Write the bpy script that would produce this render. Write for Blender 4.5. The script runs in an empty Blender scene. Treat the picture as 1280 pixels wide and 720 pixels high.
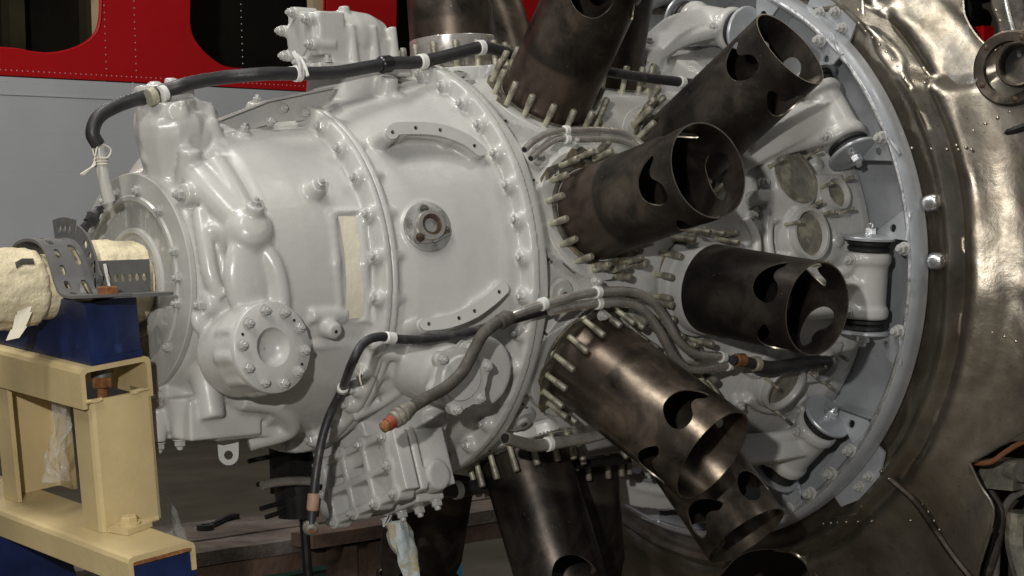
import bpy, bmesh, math, random
from mathutils import Vector, Matrix, noise
from mathutils.geometry import delaunay_2d_cdt

random.seed(7)
SC = bpy.context.scene
COL = SC.collection
R_ = math.radians
V = Vector

# ------------------------------------------------------------------ camera, world, lamps, exposure
cam_d = bpy.data.cameras.new('camera')
cam = bpy.data.objects.new('camera', cam_d)
COL.objects.link(cam)
SC.camera = cam
cam_d.sensor_width = 36.0
cam_d.lens = 18.0 / math.tan(R_(28.8164) / 2)
cam_d.clip_end = 200
fwd = V((0.65373, 0.75630, -0.02544)).normalized()
right = fwd.cross(V((0, 0, 1))).normalized()
up = right.cross(fwd)
rl = R_(-1.669)
r2 = right * math.cos(rl) + up * math.sin(rl)
u2 = up * math.cos(rl) - right * math.sin(rl)
cam.matrix_world = Matrix((
    (r2.x, u2.x, -fwd.x, -2.2934), (r2.y, u2.y, -fwd.y, -2.6540), (r2.z, u2.z, -fwd.z, 0.0525), (0, 0, 0, 1)))

world = bpy.data.worlds.new('World')
SC.world = world
world.use_nodes = True
wb = world.node_tree.nodes['Background']
wb.inputs[0].default_value = (0.82, 0.86, 0.95, 1)
wb.inputs[1].default_value = 0.125


def area(name, loc, aim, size, power, col=(1, 1, 1), size_y=None):
    d = bpy.data.lights.new(name, 'AREA')
    d.energy = power
    d.color = col
    d.size = size
    if size_y:
        d.shape = 'RECTANGLE'
        d.size_y = size_y
    o = bpy.data.objects.new(name, d)
    COL.objects.link(o)
    o.location = loc
    o.rotation_euler = (V(aim) - V(loc)).to_track_quat('-Z', 'Y').to_euler()
    return o


area('flash_lamp', (-2.62, -2.42, 0.42), (-0.1, -0.1, 0.05), 0.07, 47, (1.0, 0.97, 0.93), 0.045)
area('overhead_light', (-2.6, -1.3, 3.0), (-0.2, 0.0, 0.0), 0.35, 58, (1.0, 0.97, 0.9), 1.6)
area('overhead_light', (0.8, -2.0, 3.6), (0.4, 0.0, 0.3), 0.35, 16, (1.0, 0.97, 0.9), 1.6)
area('overhead_light', (-1.2, 0.9, 3.6), (0.2, 2.8, 0.3), 0.4, 105, (1.0, 0.97, 0.92), 1.6)
area('overhead_light', (1.5, 6.5, 4.2), (1.6, 5.0, -1.1), 0.5, 80, (1.0, 0.93, 0.78), 1.8)  # unseen light, added to brighten the floor and bench behind

vs = SC.view_settings
vs.view_transform = 'Standard'
vs.look = 'None'
vs.exposure = 0.0
vs.gamma = 1.0
vs.use_curve_mapping = False


# ------------------------------------------------------------------ materials
def new_mat(name):
    m = bpy.data.materials.new(name)
    m.use_nodes = True
    nt = m.node_tree
    b = nt.nodes['Principled BSDF']
    return m, nt, b


def N(nt, t, **kw):
    n = nt.nodes.new(t)
    for k, v in kw.items():
        if k.startswith('i_'):
            n.inputs[k[2:]].default_value = v
        else:
            setattr(n, k, v)
    return n


def mixc(nt, fac, a, b):
    n = nt.nodes.new('ShaderNodeMix')
    n.data_type = 'RGBA'
    for s, val in ((n.inputs[0], fac), (n.inputs[6], a), (n.inputs[7], b)):
        if hasattr(val, 'links') or hasattr(val, 'is_output'):
            nt.links.new(val, s)
        else:
            s.default_value = (*val, 1) if isinstance(val, tuple) and len(val) == 3 else val
    return n.outputs[2]


def ramp(nt, src, stops):
    n = nt.nodes.new('ShaderNodeValToRGB')
    nt.links.new(src, n.inputs[0])
    e = n.color_ramp.elements
    while len(e) > 1:
        e.remove(e[0])
    e[0].position = stops[0][0]
    e[0].color = stops[0][1]
    for p, c in stops[1:]:
        x = e.new(p)
        x.color = c
    return n.outputs[0]


def g4(v):
    return (v, v, v, 1)


def noise_tex(nt, scale, detail=4, rough=.55, coord='Object', vec=None, stretch=None, dist=0):
    tc = N(nt, 'ShaderNodeTexCoord')
    n = N(nt, 'ShaderNodeTexNoise')
    n.inputs['Scale'].default_value = scale
    n.inputs['Detail'].default_value = detail
    n.inputs['Roughness'].default_value = rough
    n.inputs['Distortion'].default_value = dist
    src = tc.outputs[coord]
    if stretch:
        mp = N(nt, 'ShaderNodeMapping')
        mp.inputs['Scale'].default_value = stretch
        nt.links.new(src, mp.inputs[0])
        src = mp.outputs[0]
    nt.links.new(src, n.inputs['Vector'])
    return n.outputs[0]


def bump(nt, b, h, strength, dist=.002):
    n = N(nt, 'ShaderNodeBump')
    n.inputs['Strength'].default_value = strength
    n.inputs['Distance'].default_value = dist
    nt.links.new(h, n.inputs['Height'])
    nt.links.new(n.outputs[0], b.inputs['Normal'])


def mat_simple(name, col, rough=.5, metal=0, var=.12, scale=14, bscale=60, bst=.15, bdist=.001, dark=None, dpos=(.55, .75), spec=None, coat=0, rvar=.12):
    m, nt, b = new_mat(name)
    n = noise_tex(nt, scale)
    lo = tuple(c * (1 - var) for c in col)
    hi = tuple(min(1, c * (1 + var)) for c in col)
    c = ramp(nt, n, [(.3, (*lo, 1)), (.7, (*hi, 1))])
    if dark:
        n2 = noise_tex(nt, scale * .6, 8, .7)
        f = ramp(nt, n2, [(dpos[0], g4(0)), (dpos[1], g4(1))])
        c = mixc(nt, f, c, dark)
    nt.links.new(c, b.inputs['Base Color'])
    rr = ramp(nt, noise_tex(nt, scale * 1.7, 5, .6), [(.3, g4(max(.02, rough - rvar))), (.7, g4(min(1, rough + rvar)))])
    nt.links.new(rr, b.inputs['Roughness'])
    b.inputs['Metallic'].default_value = metal
    if spec is not None:
        b.inputs['Specular IOR Level'].default_value = spec
    if coat:
        b.inputs['Coat Weight'].default_value = coat
        b.inputs['Coat Roughness'].default_value = .12
    if bst:
        bump(nt, b, noise_tex(nt, bscale, 4, .6), bst, bdist)
    return m


M = {}


def cast_paint(name, col):
    m, nt, b = new_mat(name)
    n = noise_tex(nt, 9, 6, .6)
    c = ramp(nt, n, [(.3, (*[x * .9 for x in col], 1)), (.72, (*[x * 1.06 for x in col], 1))])
    # grime settles where dust sits: thin brown streaks and specks
    n2 = noise_tex(nt, 38, 8, .75)
    f = ramp(nt, n2, [(.6, g4(0)), (.78, g4(.32))])
    c = mixc(nt, f, c, (.27, .25, .2))
    n3 = noise_tex(nt, 3.2, 3, .5)
    c = mixc(nt, ramp(nt, n3, [(.45, g4(0)), (.7, g4(.35))]), c, (.47, .455, .40))
    nt.links.new(c, b.inputs['Base Color'])
    nt.links.new(ramp(nt, noise_tex(nt, 22, 5, .6), [(.3, g4(.2)), (.75, g4(.38))]), b.inputs['Roughness'])
    b.inputs['Specular IOR Level'].default_value = .5
    bm_ = N(nt, 'ShaderNodeBump')
    bm_.inputs['Strength'].default_value = .22
    bm_.inputs['Distance'].default_value = .004
    nt.links.new(noise_tex(nt, 26, 2, .5), bm_.inputs['Height'])
    b2 = N(nt, 'ShaderNodeBump')
    b2.inputs['Strength'].default_value = .12
    b2.inputs['Distance'].default_value = .0012
    nt.links.new(noise_tex(nt, 210, 3, .6), b2.inputs['Height'])
    nt.links.new(bm_.outputs[0], b2.inputs['Normal'])
    nt.links.new(b2.outputs[0], b.inputs['Normal'])
    return m


M['paint'] = cast_paint('grey_casting_paint', (.49, .487, .465))
M['paint2'] = cast_paint('grey_flange_paint', (.42, .42, .40))
M['ring'] = mat_simple('silver_ring_paint', (.44, .46, .48), .38, .4, .1, 18, 90, .25, .001, dark=(.2, .2, .19), dpos=(.6, .8))
M['bright'] = mat_simple('bright_plated_steel', (.72, .73, .74), .3, .9, .12, 40, 120, .3, .001)
M['stud'] = mat_simple('cadmium_stud', (.44, .42, .31), .5, .3, .25, 60, 300, .4, .0008, dark=(.2, .17, .1), dpos=(.55, .7))
M['thread'] = mat_simple('oily_thread', (.27, .25, .20), .42, .5, .4, 80, 420, .8, .0012, dark=(.36, .32, .22), dpos=(.55, .65))
M['rubber'] = mat_simple('black_hose_rubber', (.022, .022, .023), .48, 0, .3, 30, 180, .3, .001, dark=(.09, .085, .075), dpos=(.58, .75))
M['braid'] = mat_simple('brown_braided_hose', (.06, .052, .042), .6, 0, .3, 60, 420, .7, .0015, dark=(.14, .12, .09), dpos=(.55, .75))
M['tube'] = mat_simple('stainless_tube', (.52, .49, .45), .26, .7, .2, 26, 150, .08, .0005, dark=(.26, .21, .16), dpos=(.6, .8))
M['clamp'] = mat_simple('white_clamp_band', (.66, .66, .63), .42, 0, .08, 60, 200, .3, .001, dark=(.4, .38, .32), dpos=(.6, .75))
M['wire'] = mat_simple('cream_lacing_cord', (.72, .68, .56), .7, 0, .1, 60)
M['rust'] = mat_simple('rusty_steel', (.22, .085, .03), .75, .25, .45, 70, 260, .8, .002, dark=(.42, .2, .08), dpos=(.5, .65))
M['bracket'] = mat_simple('dull_grey_bracket', (.135, .135, .13), .52, .25, .12, 30, 160, .25, .001, dark=(.16, .085, .045), dpos=(.62, .78))
M['navy'] = mat_simple('scuffed_navy_paint', (.008, .018, .075), .4, 0, .3, 22, 130, .3, .001, dark=(.03, .05, .15), dpos=(.6, .68), coat=.1)
M['yellow'] = mat_simple('ochre_steel_paint', (.55, .435, .225), .5, 0, .10, 9, 90, .4, .0015, dark=(.30, .21, .10), dpos=(.60, .80))
M['tape'] = mat_simple('masking_paper', (.71, .62, .42), .75, 0, .18, 16, 55, .9, .006, dark=(.36, .22, .1), dpos=(.6, .82))
M['cream'] = mat_simple('cream_masking_tape', (.72, .67, .53), .6, 0, .07, 20, 40, .6, .004)
M['black'] = mat_simple('hole_shade_black', (.006, .006, .006), .8, 0, .1, 10, bst=0)  # near-black discs paint in the shade inside small holes and pipe mouths
M['blackmetal'] = mat_simple('black_lacquered_metal', (.018, .018, .018), .32, .3, .3, 20, 100, .2, .001)
M['rubberpad'] = mat_simple('mount_rubber', (.012, .012, .013), .6, 0, .2, 40)
M['gasket'] = mat_simple('oily_gasket', (.085, .078, .06), .7, 0, .5, 50, 150, .8, .003, dark=(.2, .16, .1), dpos=(.5, .6))
M['red'] = mat_simple('fuselage_red_paint', (.38, .002, .003), .35, 0, .05, 6, 50, .05, .001)
M['fuse'] = mat_simple('fuselage_grey_paint', (.40, .41, .42), .45, 0, .04, 4, 40, .06, .002)
M['cabin'] = mat_simple('dark_cabin_lining', (.05, .043, .03), .7, 0, .3, 4)
M['cabinrib'] = mat_simple('olive_cabin_frame', (.17, .145, .08), .6, 0, .15, 8)
M['tan'] = mat_simple('tan_window_frame', (.36, .29, .17), .6, 0, .1, 10)
M['wood'] = mat_simple('weathered_plank_wood', (.075, .058, .044), .75, 0, .5, 9, 60, .7, .004, dark=(.15, .135, .12), dpos=(.5, .7))
M['woodred'] = mat_simple('reddish_timber', (.085, .052, .036), .75, 0, .35, 12, 70, .6, .004)
M['crate'] = mat_simple('blue_crate_paint', (.02, .16, .30), .5, 0, .1, 9)
M['green'] = mat_simple('dark_green_box_paint', (.02, .06, .045), .5, 0, .1, 9)
M['floor'] = mat_simple('worn_hangar_floor', (.12, .105, .08), .7, 0, .25, 2.2, 20, .3, .004, dark=(.1, .085, .06), dpos=(.5, .7))
M['wall'] = mat_simple('dim_hangar_wall', (.10, .095, .08), .85, 0, .2, 1.2)
M['rag'] = mat_simple('pale_blue_cloth', (.46, .52, .53), .8, 0, .25, 30, 60, .6, .004, dark=(.42, .38, .24), dpos=(.5, .6))
M['orange'] = mat_simple('orange_cable', (.26, .11, .045), .6, 0, .3, 30)
M['dirtyport'] = mat_simple('oxidised_port_cap', (.20, .19, .155), .55, .3, .35, 40, 120, .4, .002, dark=(.36, .33, .25), dpos=(.5, .62))
M['seat'] = mat_simple('worn_grey_seat', (.33, .33, .31), .4, .3, .2, 40, 120, .3, .001, dark=(.16, .155, .14), dpos=(.5, .62))
M['bracket2'] = mat_simple('scraped_flange_metal', (.42, .42, .40), .38, .5, .2, 50, 160, .3, .001, dark=(.2, .19, .17), dpos=(.55, .65))
M['brownsteel'] = mat_simple('browned_steel', (.10, .062, .042), .45, .5, .35, 60, 260, .5, .001)
M['edge'] = mat_simple('worn_bright_steel_edge', (.30, .26, .21), .35, .9, .3, 40, bst=0)
M['redcap'] = mat_simple('red_plug_insulator', (.26, .04, .022), .45, 0, .3, 50, dark=(.25, .12, .07), dpos=(.5, .65))


def burnt_steel():
    m, nt, b = new_mat('heat_stained_steel')
    tc = N(nt, 'ShaderNodeTexCoord')
    sep = N(nt, 'ShaderNodeSeparateXYZ')
    nt.links.new(tc.outputs['Object'], sep.inputs[0])
    info = N(nt, 'ShaderNodeObjectInfo')
    sc = N(nt, 'ShaderNodeSeparateColor')
    nt.links.new(info.outputs['Color'], sc.inputs[0])
    n1 = noise_tex(nt, 11, 6, .62, dist=.6)
    n2 = noise_tex(nt, 30, 8, .7)
    dark = ramp(nt, n1, [(.3, (.014, .013, .012, 1)), (.5, (.042, .036, .031, 1)), (.75, (.13, .108, .09, 1))])
    bronze = ramp(nt, n1, [(.32, (.03, .024, .02, 1)), (.5, (.15, .12, .09, 1)), (.72, (.42, .33, .25, 1))])
    c = mixc(nt, sc.outputs[0], dark, bronze)
    # lower sleeve band: a different heat tint below a wavy line
    ad = N(nt, 'ShaderNodeMath', operation='MULTIPLY_ADD')
    nt.links.new(n1, ad.inputs[0])
    ad.inputs[1].default_value = .03
    nt.links.new(sep.outputs[2], ad.inputs[2])
    band = ramp(nt, ad.outputs[0], [(.088, g4(1)), (.094, g4(0))])
    bandc = ramp(nt, n2, [(.3, (.06, .046, .037, 1)), (.7, (.16, .124, .098, 1))])
    k = N(nt, 'ShaderNodeMath', operation='MULTIPLY')
    nt.links.new(band, k.inputs[0])
    nt.links.new(sc.outputs[2], k.inputs[1])
    c = mixc(nt, k.outputs[0], c, bandc)
    # blotches of soot, rust and dust
    c = mixc(nt, ramp(nt, n2, [(.55, g4(0)), (.75, g4(.55))]), c, (.035, .03, .027))
    n4 = noise_tex(nt, 5, 4, .5)
    c = mixc(nt, ramp(nt, n4, [(.58, g4(0)), (.75, g4(.4))]), c, (.13, .05, .03))
    sp = noise_tex(nt, 130, 2, .5)
    c = mixc(nt, ramp(nt, sp, [(.70, g4(0)), (.76, g4(.5))]), c, (.22, .19, .15))
    nt.links.new(c, b.inputs['Base Color'])
    b.inputs['Metallic'].default_value = .82
    ra = N(nt, 'ShaderNodeMath', operation='MULTIPLY_ADD')
    nt.links.new(n2, ra.inputs[0])
    ra.inputs[1].default_value = .18
    nt.links.new(sc.outputs[1], ra.inputs[2])
    nt.links.new(ra.outputs[0], b.inputs['Roughness'])
    bump(nt, b, noise_tex(nt, 70, 5, .6), .10, .0015)
    return m


M['burnt'] = burnt_steel()


def cowl_metal():
    m, nt, b = new_mat('heat_browned_sheet_metal')
    n1 = noise_tex(nt, 3.4, 7, .62, dist=.8)
    n2 = noise_tex(nt, 19, 8, .68)
    c = ramp(nt, n1, [(.25, (.105, .088, .066, 1)), (.5, (.25, .222, .178, 1)), (.75, (.45, .415, .355, 1))])
    c = mixc(nt, ramp(nt, n2, [(.5, g4(0)), (.72, g4(.55))]), c, (.10, .075, .05))
    n3 = noise_tex(nt, 7.5, 5, .6)
    c = mixc(nt, ramp(nt, n3, [(.56, g4(0)), (.72, g4(.45))]), c, (.15, .075, .04))
    sp = noise_tex(nt, 120, 3, .6)
    c = mixc(nt, ramp(nt, sp, [(.66, g4(0)), (.74, g4(.6))]), c, (.03, .026, .02))
    nt.links.new(c, b.inputs['Base Color'])
    b.inputs['Metallic'].default_value = .92
    nt.links.new(ramp(nt, n2, [(.3, g4(.24)), (.7, g4(.42))]), b.inputs['Roughness'])
    b1 = N(nt, 'ShaderNodeBump')
    b1.inputs['Strength'].default_value = .3
    b1.inputs['Distance'].default_value = .0035
    nt.links.new(noise_tex(nt, 9, 3, .5), b1.inputs['Height'])
    b2 = N(nt, 'ShaderNodeBump')
    b2.inputs['Strength'].default_value = .25
    b2.inputs['Distance'].default_value = .002
    nt.links.new(noise_tex(nt, 60, 5, .65), b2.inputs['Height'])
    nt.links.new(b1.outputs[0], b2.inputs['Normal'])
    nt.links.new(b2.outputs[0], b.inputs['Normal'])
    return m


M['cowl'] = cowl_metal()


def film_mat():
    m, nt, b = new_mat('clear_plastic_film')
    b.inputs['Base Color'].default_value = (.75, .76, .74, 1)
    b.inputs['Roughness'].default_value = .12
    b.inputs['Alpha'].default_value = .24
    bump(nt, b, noise_tex(nt, 40, 3, .6), .6, .01)
    return m


M['film'] = film_mat()


# ------------------------------------------------------------------ mesh helpers
def basis(z, xh=None):
    z = V(z).normalized()
    x = V(xh) if xh is not None else (V((1, 0, 0)) if abs(z.x) < .9 else V((0, 1, 0)))
    x = (x - z * x.dot(z)).normalized()
    return x, z.cross(x), z


def spline(pts, k=8):
    P = [V(p) for p in pts]
    P = [P[0] * 2 - P[1]] + P + [P[-1] * 2 - P[-2]]
    out = []
    for i in range(1, len(P) - 2):
        a, b, c, d = P[i - 1], P[i], P[i + 1], P[i + 2]
        for j in range(k):
            t = j / k
            out.append(.5 * ((2 * b) + (c - a) * t + (2 * a - 5 * b + 4 * c - d) * t * t + (3 * b - a - 3 * c + d) * t ** 3))
    out.append(P[-2])
    return out


class MB:
    def __init__(self):
        self.v, self.f, self.m, self.mi = [], [], [], 0

    def add(self, vs_, fs):
        o = len(self.v)
        self.v += [tuple(p) for p in vs_]
        self.f += [tuple(i + o for i in q) for q in fs]
        self.m += [self.mi] * len(fs)

    def box(self, c, s, ax=None, bev=0):
        c = V(c)
        x, y, z = ax if ax else (V((1, 0, 0)), V((0, 1, 0)), V((0, 0, 1)))
        vs_ = [c + x * (i * s[0] / 2) + y * (j * s[1] / 2) + z * (k * s[2] / 2) for k in (-1, 1) for j in (-1, 1) for i in (-1, 1)]
        self.add(vs_, [(0, 2, 3, 1), (4, 5, 7, 6), (0, 1, 5, 4), (2, 6, 7, 3), (0, 4, 6, 2), (1, 3, 7, 5)])

    def lathe(self, o, axis, prof, n=32, a0=0, a1=360, xh=None, caps=True):
        x, y, z = basis(axis, xh)
        o = V(o)
        full = abs(a1 - a0) >= 359.9
        cnt = n if full else n + 1
        vs_ = []
        for h, r in prof:
            for i in range(cnt):
                a = R_(a0 + (a1 - a0) * i / n)
                vs_.append(o + z * h + (x * math.cos(a) + y * math.sin(a)) * max(r, 1e-5))
        fs = []
        for k in range(len(prof) - 1):
            for i in range(n):
                j = (i + 1) % cnt
                fs.append((k * cnt + i, k * cnt + j, (k + 1) * cnt + j, (k + 1) * cnt + i))
        if caps and full:
            fs.append(tuple(range(cnt - 1, -1, -1)))
            fs.append(tuple((len(prof) - 1) * cnt + i for i in range(cnt)))
        self.add(vs_, fs)

    def cyl(self, p0, p1, r0, r1=None, n=20, bev=0):
        p0, p1 = V(p0), V(p1)
        L = (p1 - p0).length
        r1 = r0 if r1 is None else r1
        pr = [(0, r0), (L, r1)] if not bev else [(0, r0 - bev), (bev, r0), (L - bev, r1), (L, r1 - bev)]
        self.lathe(p0, p1 - p0, pr, n)

    def ball(self, c, r, n=16, sq=(1, 1, 1)):
        c = V(c)
        vs_, fs = [], []
        m = n // 2
        for k in range(m + 1):
            a = math.pi * k / m
            for i in range(n):
                b = 2 * math.pi * i / n
                vs_.append(c + V((sq[0] * r * math.sin(a) * math.cos(b), sq[1] * r * math.sin(a) * math.sin(b), sq[2] * r * math.cos(a))))
        for k in range(m):
            for i in range(n):
                j = (i + 1) % n
                fs.append((k * n + i, (k + 1) * n + i, (k + 1) * n + j, k * n + j))
        self.add(vs_, fs)

    def tube(self, pts, r, n=12, k=8, smooth=True, jit=0):
        P = spline(pts, k) if smooth else [V(p) for p in pts]
        rs = r if isinstance(r, (list, tuple)) else [r] * len(P)
        if len(rs) != len(P):
            rs = [rs[min(len(rs) - 1, int(i * (len(rs) - 1) / (len(P) - 1) + .5))] for i in range(len(P))]
        t0 = (P[1] - P[0]).normalized()
        x = basis(t0)[0]
        vs_ = []
        for i, p in enumerate(P):
            t = (P[min(i + 1, len(P) - 1)] - P[max(i - 1, 0)]).normalized()
            x = (x - t * x.dot(t)).normalized()
            y = t.cross(x)
            for j in range(n):
                a = 2 * math.pi * j / n
                rr = rs[i] * (1 + jit * noise.noise(p * 60 + V((j, 0, 0))))
                vs_.append(p + (x * math.cos(a) + y * math.sin(a)) * rr)
        fs = []
        for i in range(len(P) - 1):
            for j in range(n):
                q = (j + 1) % n
                fs.append((i * n + j, i * n + q, (i + 1) * n + q, (i + 1) * n + j))
        fs.append(tuple(range(n - 1, -1, -1)))
        fs.append(tuple((len(P) - 1) * n + j for j in range(n)))
        self.add(vs_, fs)

    def prism(self, outline, o, x, y, z, h0, h1):
        o, x, y, z = V(o), V(x), V(y), V(z)
        n = len(outline)
        vs_ = [o + x * a + y * b + z * h for h in (h0, h1) for a, b in outline]
        fs = [tuple(range(n - 1, -1, -1)), tuple(range(n, 2 * n))]
        fs += [(i, (i + 1) % n, n + (i + 1) % n, n + i) for i in range(n)]
        self.add(vs_, fs)

    def hexn(self, o, z, r, h, n=6, bev=.12):
        b = r * bev
        self.lathe(o, z, [(0, r), (h - b, r), (h, r - b)], n)

    def mesh(self, name, mats, smooth=35):
        me = bpy.data.meshes.new(name)
        me.from_pydata(self.v, [], self.f)
        for q in mats:
            me.materials.append(q)
        if len(mats) > 1:
            me.polygons.foreach_set('material_index', self.m)
        fix(me, smooth)
        return me

    def build(self, name, mat, parent=None, smooth=35):
        mats = mat if isinstance(mat, (list, tuple)) else [mat]
        return link(name, self.mesh(name, mats, smooth), parent)


def fix(me, smooth=35, merge=None):
    bm = bmesh.new()
    bm.from_mesh(me)
    if merge:
        bmesh.ops.remove_doubles(bm, verts=bm.verts, dist=merge)
    bmesh.ops.recalc_face_normals(bm, faces=bm.faces)
    bm.to_mesh(me)
    bm.free()
    if smooth:
        me.polygons.foreach_set('use_smooth', [True] * len(me.polygons))
        me.set_sharp_from_angle(angle=R_(smooth))
    me.update()


def link(name, me, parent=None):
    o = bpy.data.objects.new(name, me)
    COL.objects.link(o)
    if parent:
        o.parent = parent
        o.matrix_parent_inverse = world_of(parent).inverted()
    return o


WM = {}


def world_of(o):
    m = WM.get(o.name, Matrix.Identity(4))
    return m


def thing(name, label, cat, loc=(0, 0, 0), group=None):
    o = bpy.data.objects.new(name, None)
    COL.objects.link(o)
    o.empty_display_size = .05
    o.location = loc
    WM[o.name] = Matrix.Translation(loc)
    return tag(o, label, cat, group)


def tag(o, label, cat, group=None):
    o['label'] = label
    o['category'] = cat
    if group:
        o['group'] = group
    return o


def struct(o, kind='structure'):
    o['kind'] = kind
    return o


def inst(name, me, pos, z, parent, xh=None, spin=0):
    o = bpy.data.objects.new(name, me)
    COL.objects.link(o)
    x, y, z = basis(z, xh)
    m = Matrix((x, y, z)).transposed().to_4x4()
    if spin:
        m = m @ Matrix.Rotation(spin, 4, 'Z')
    m.translation = V(pos)
    if parent:
        o.parent = parent
        o.matrix_parent_inverse = world_of(parent).inverted()
    o.matrix_basis = m
    WM[o.name] = m
    return o


def cast(name, mb, mat, parent, voxel=.0035, it=5, label=None):
    """Fuse the overlapping solids of mb into one cast surface with soft fillets."""
    me = bpy.data.meshes.new(name)
    me.from_pydata(mb.v, [], mb.f)
    fix(me, 0)
    o = bpy.data.objects.new(name, me)
    COL.objects.link(o)
    md = o.modifiers.new('fuse', 'REMESH')
    md.mode = 'VOXEL'
    md.voxel_size = voxel
    sm = o.modifiers.new('soften', 'SMOOTH')
    sm.factor = .5
    sm.iterations = it
    dg = bpy.context.evaluated_depsgraph_get()
    dg.update()
    res = bpy.data.meshes.new_from_object(o.evaluated_get(dg))
    bpy.data.objects.remove(o)
    bpy.data.meshes.remove(me)
    res.name = name
    res.materials.clear()
    res.materials.append(mat)
    res.polygons.foreach_set('use_smooth', [True] * len(res.polygons))
    ob = link(name, res, parent)
    if label:
        ob['label'] = label
    return ob


def inside(p, poly):
    c = False
    j = len(poly) - 1
    for i in range(len(poly)):
        a, b = poly[i], poly[j]
        if (a[1] > p[1]) != (b[1] > p[1]) and p[0] < (b[0] - a[0]) * (p[1] - a[1]) / (b[1] - a[1]) + a[0]:
            c = not c
        j = i
    return c


def sheet(name, u0, u1, v0, v1, nu, nv, holes, fmap, mat, parent, thick=.003, merge=None, smooth=35, offset=-1, outline=None, rim=None):
    """A bent sheet with true cut-outs: u,v grid triangulated round the holes, mapped into space by fmap, given thickness."""
    pts, edges = [], []
    mind = min((u1 - u0) / nu, (v1 - v0) / nv) * .3
    hp = [[V(p) for p in h] for h in holes]
    for i in range(nu + 1):
        for j in range(nv + 1):
            p = V((u0 + (u1 - u0) * i / nu, v0 + (v1 - v0) * j / nv))
            if outline and not (inside(p, outline)):
                continue
            if any(inside(p, h) or min((p - q).length for q in h) < mind for h in hp):
                continue
            pts.append(p)
    for h in hp + ([[V(p) for p in outline]] if outline else []):
        o = len(pts)
        pts += h
        edges += [(o + k, o + (k + 1) % len(h)) for k in range(len(h))]
    r = delaunay_2d_cdt(pts, edges, [], 0, 1e-6)
    ov, of = r[0], r[2]
    fs = []
    for f in of:
        c = sum((ov[i] for i in f), V((0, 0))) / len(f)
        if any(inside(c, h) for h in hp) or (outline and not inside(c, outline)):
            continue
        fs.append(tuple(f))
    me = bpy.data.meshes.new(name)
    me.from_pydata([fmap(p[0], p[1]) for p in ov], [], fs)
    me.materials.append(mat)
    fix(me, smooth, merge)
    o = link(name, me, parent)
    if thick:
        md = o.modifiers.new('gauge', 'SOLIDIFY')
        md.thickness = thick
        md.offset = offset
        md.use_even_offset = False
        if rim:
            me.materials.append(rim)
            md.material_offset_rim = 1
        dg = bpy.context.evaluated_depsgraph_get()
        dg.update()
        res = bpy.data.meshes.new_from_object(o.evaluated_get(dg))
        o.modifiers.clear()
        o.data = res
        res.name = name
        bpy.data.meshes.remove(me)
        res.polygons.foreach_set('use_smooth', [True] * len(res.polygons))
        res.set_sharp_from_angle(angle=R_(smooth if smooth else 20))
    return o


def ell(cx, cy, rx, ry, n=14, rot=0):
    c, s = math.cos(rot), math.sin(rot)
    out = []
    for i in range(n):
        a = 2 * math.pi * i / n
        x, y = rx * math.cos(a), ry * math.sin(a)
        out.append((cx + x * c - y * s, cy + x * s + y * c))
    return out


def slot(cx, cy, L, w, rot=0, n=6):
    out = []
    for k in range(2 * n + 2):
        side = 0 if k <= n else 1
        a = -math.pi / 2 + math.pi * ((k - side * (n + 1)) / n) + side * math.pi
        x = (L / 2 - w / 2) * (1 if side == 0 else -1) + w / 2 * math.cos(a)
        y = w / 2 * math.sin(a)
        out.append((cx + x * math.cos(rot) - y * math.sin(rot), cy + x * math.sin(rot) + y * math.cos(rot)))
    return out


def smooth_poly(pts, k=5):
    P = [V((*p, 0)) for p in pts]
    n = len(P)
    out = []
    for i in range(n):
        a, b, c, d = P[i - 1], P[i], P[(i + 1) % n], P[(i + 2) % n]
        for j in range(k):
            t = j / k
            q = .5 * ((2 * b) + (c - a) * t + (2 * a - 5 * b + 4 * c - d) * t * t + (3 * b - a - 3 * c + d) * t ** 3)
            out.append((q.x, q.y))
    return out


def P(s, r, ph):
    a = R_(ph)
    return V((s, -r * math.cos(a), r * math.sin(a)))


def RAD(ph):
    a = R_(ph)
    return V((0, -math.cos(a), math.sin(a)))


def TAN(ph):
    a = R_(ph)
    return V((0, math.sin(a), math.cos(a)))


def phi_of(p):
    return math.degrees(math.atan2(p[2], -p[1]))


FX = V((-1, 0, 0))


def sstep(a, b, x):
    t = max(0, min(1, (x - a) / (b - a)))
    return t * t * (3 - 2 * t)

# ------------------------------------------------------------------ floor, walls (large structure)
f = MB()
f.add([(-14, -8, -1.15), (16, -8, -1.15), (16, 18, -1.15), (-14, 18, -1.15)], [(0, 1, 2, 3)])
struct(f.build('floor', M['floor'], smooth=0))
f = MB()
f.add([(-14, 11, -1.15), (16, 11, -1.15), (16, 11, 6), (-14, 11, 6)], [(0, 1, 2, 3)])
f.add([(16, -8, -1.15), (16, 11, -1.15), (16, 11, 6), (16, -8, 6)], [(0, 1, 2, 3)])
struct(f.build('hangar_wall', M['wall'], smooth=0))

# ------------------------------------------------------------------ fuselage of the aircraft behind
fus = thing('aircraft_fuselage', 'red over grey riveted aircraft fuselage with curved window openings standing behind the engine', 'aircraft', (1.2, 3.0, -1.15))
FO, FD = V((.488, 2.893, 0)), V((.9877, .1565, 0))
FNRM = V((FD.y, -FD.x, 0))


def wallmap(u, v):
    k = max(0, -.12 - v)
    return FO + FD * u + V((0, 0, v)) - FNRM * (k * k * 2.6)


BELT = .583
lower = sheet('lower_skin', -1.6, 4.2, -.46, BELT - .002, 40, 14, [], wallmap, M['fuse'], fus, .004)
def opening(arc, tail):
    return [(p.x, p.y) for p in spline([V((*q, 0)) for q in arc], 4)] + tail


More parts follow.
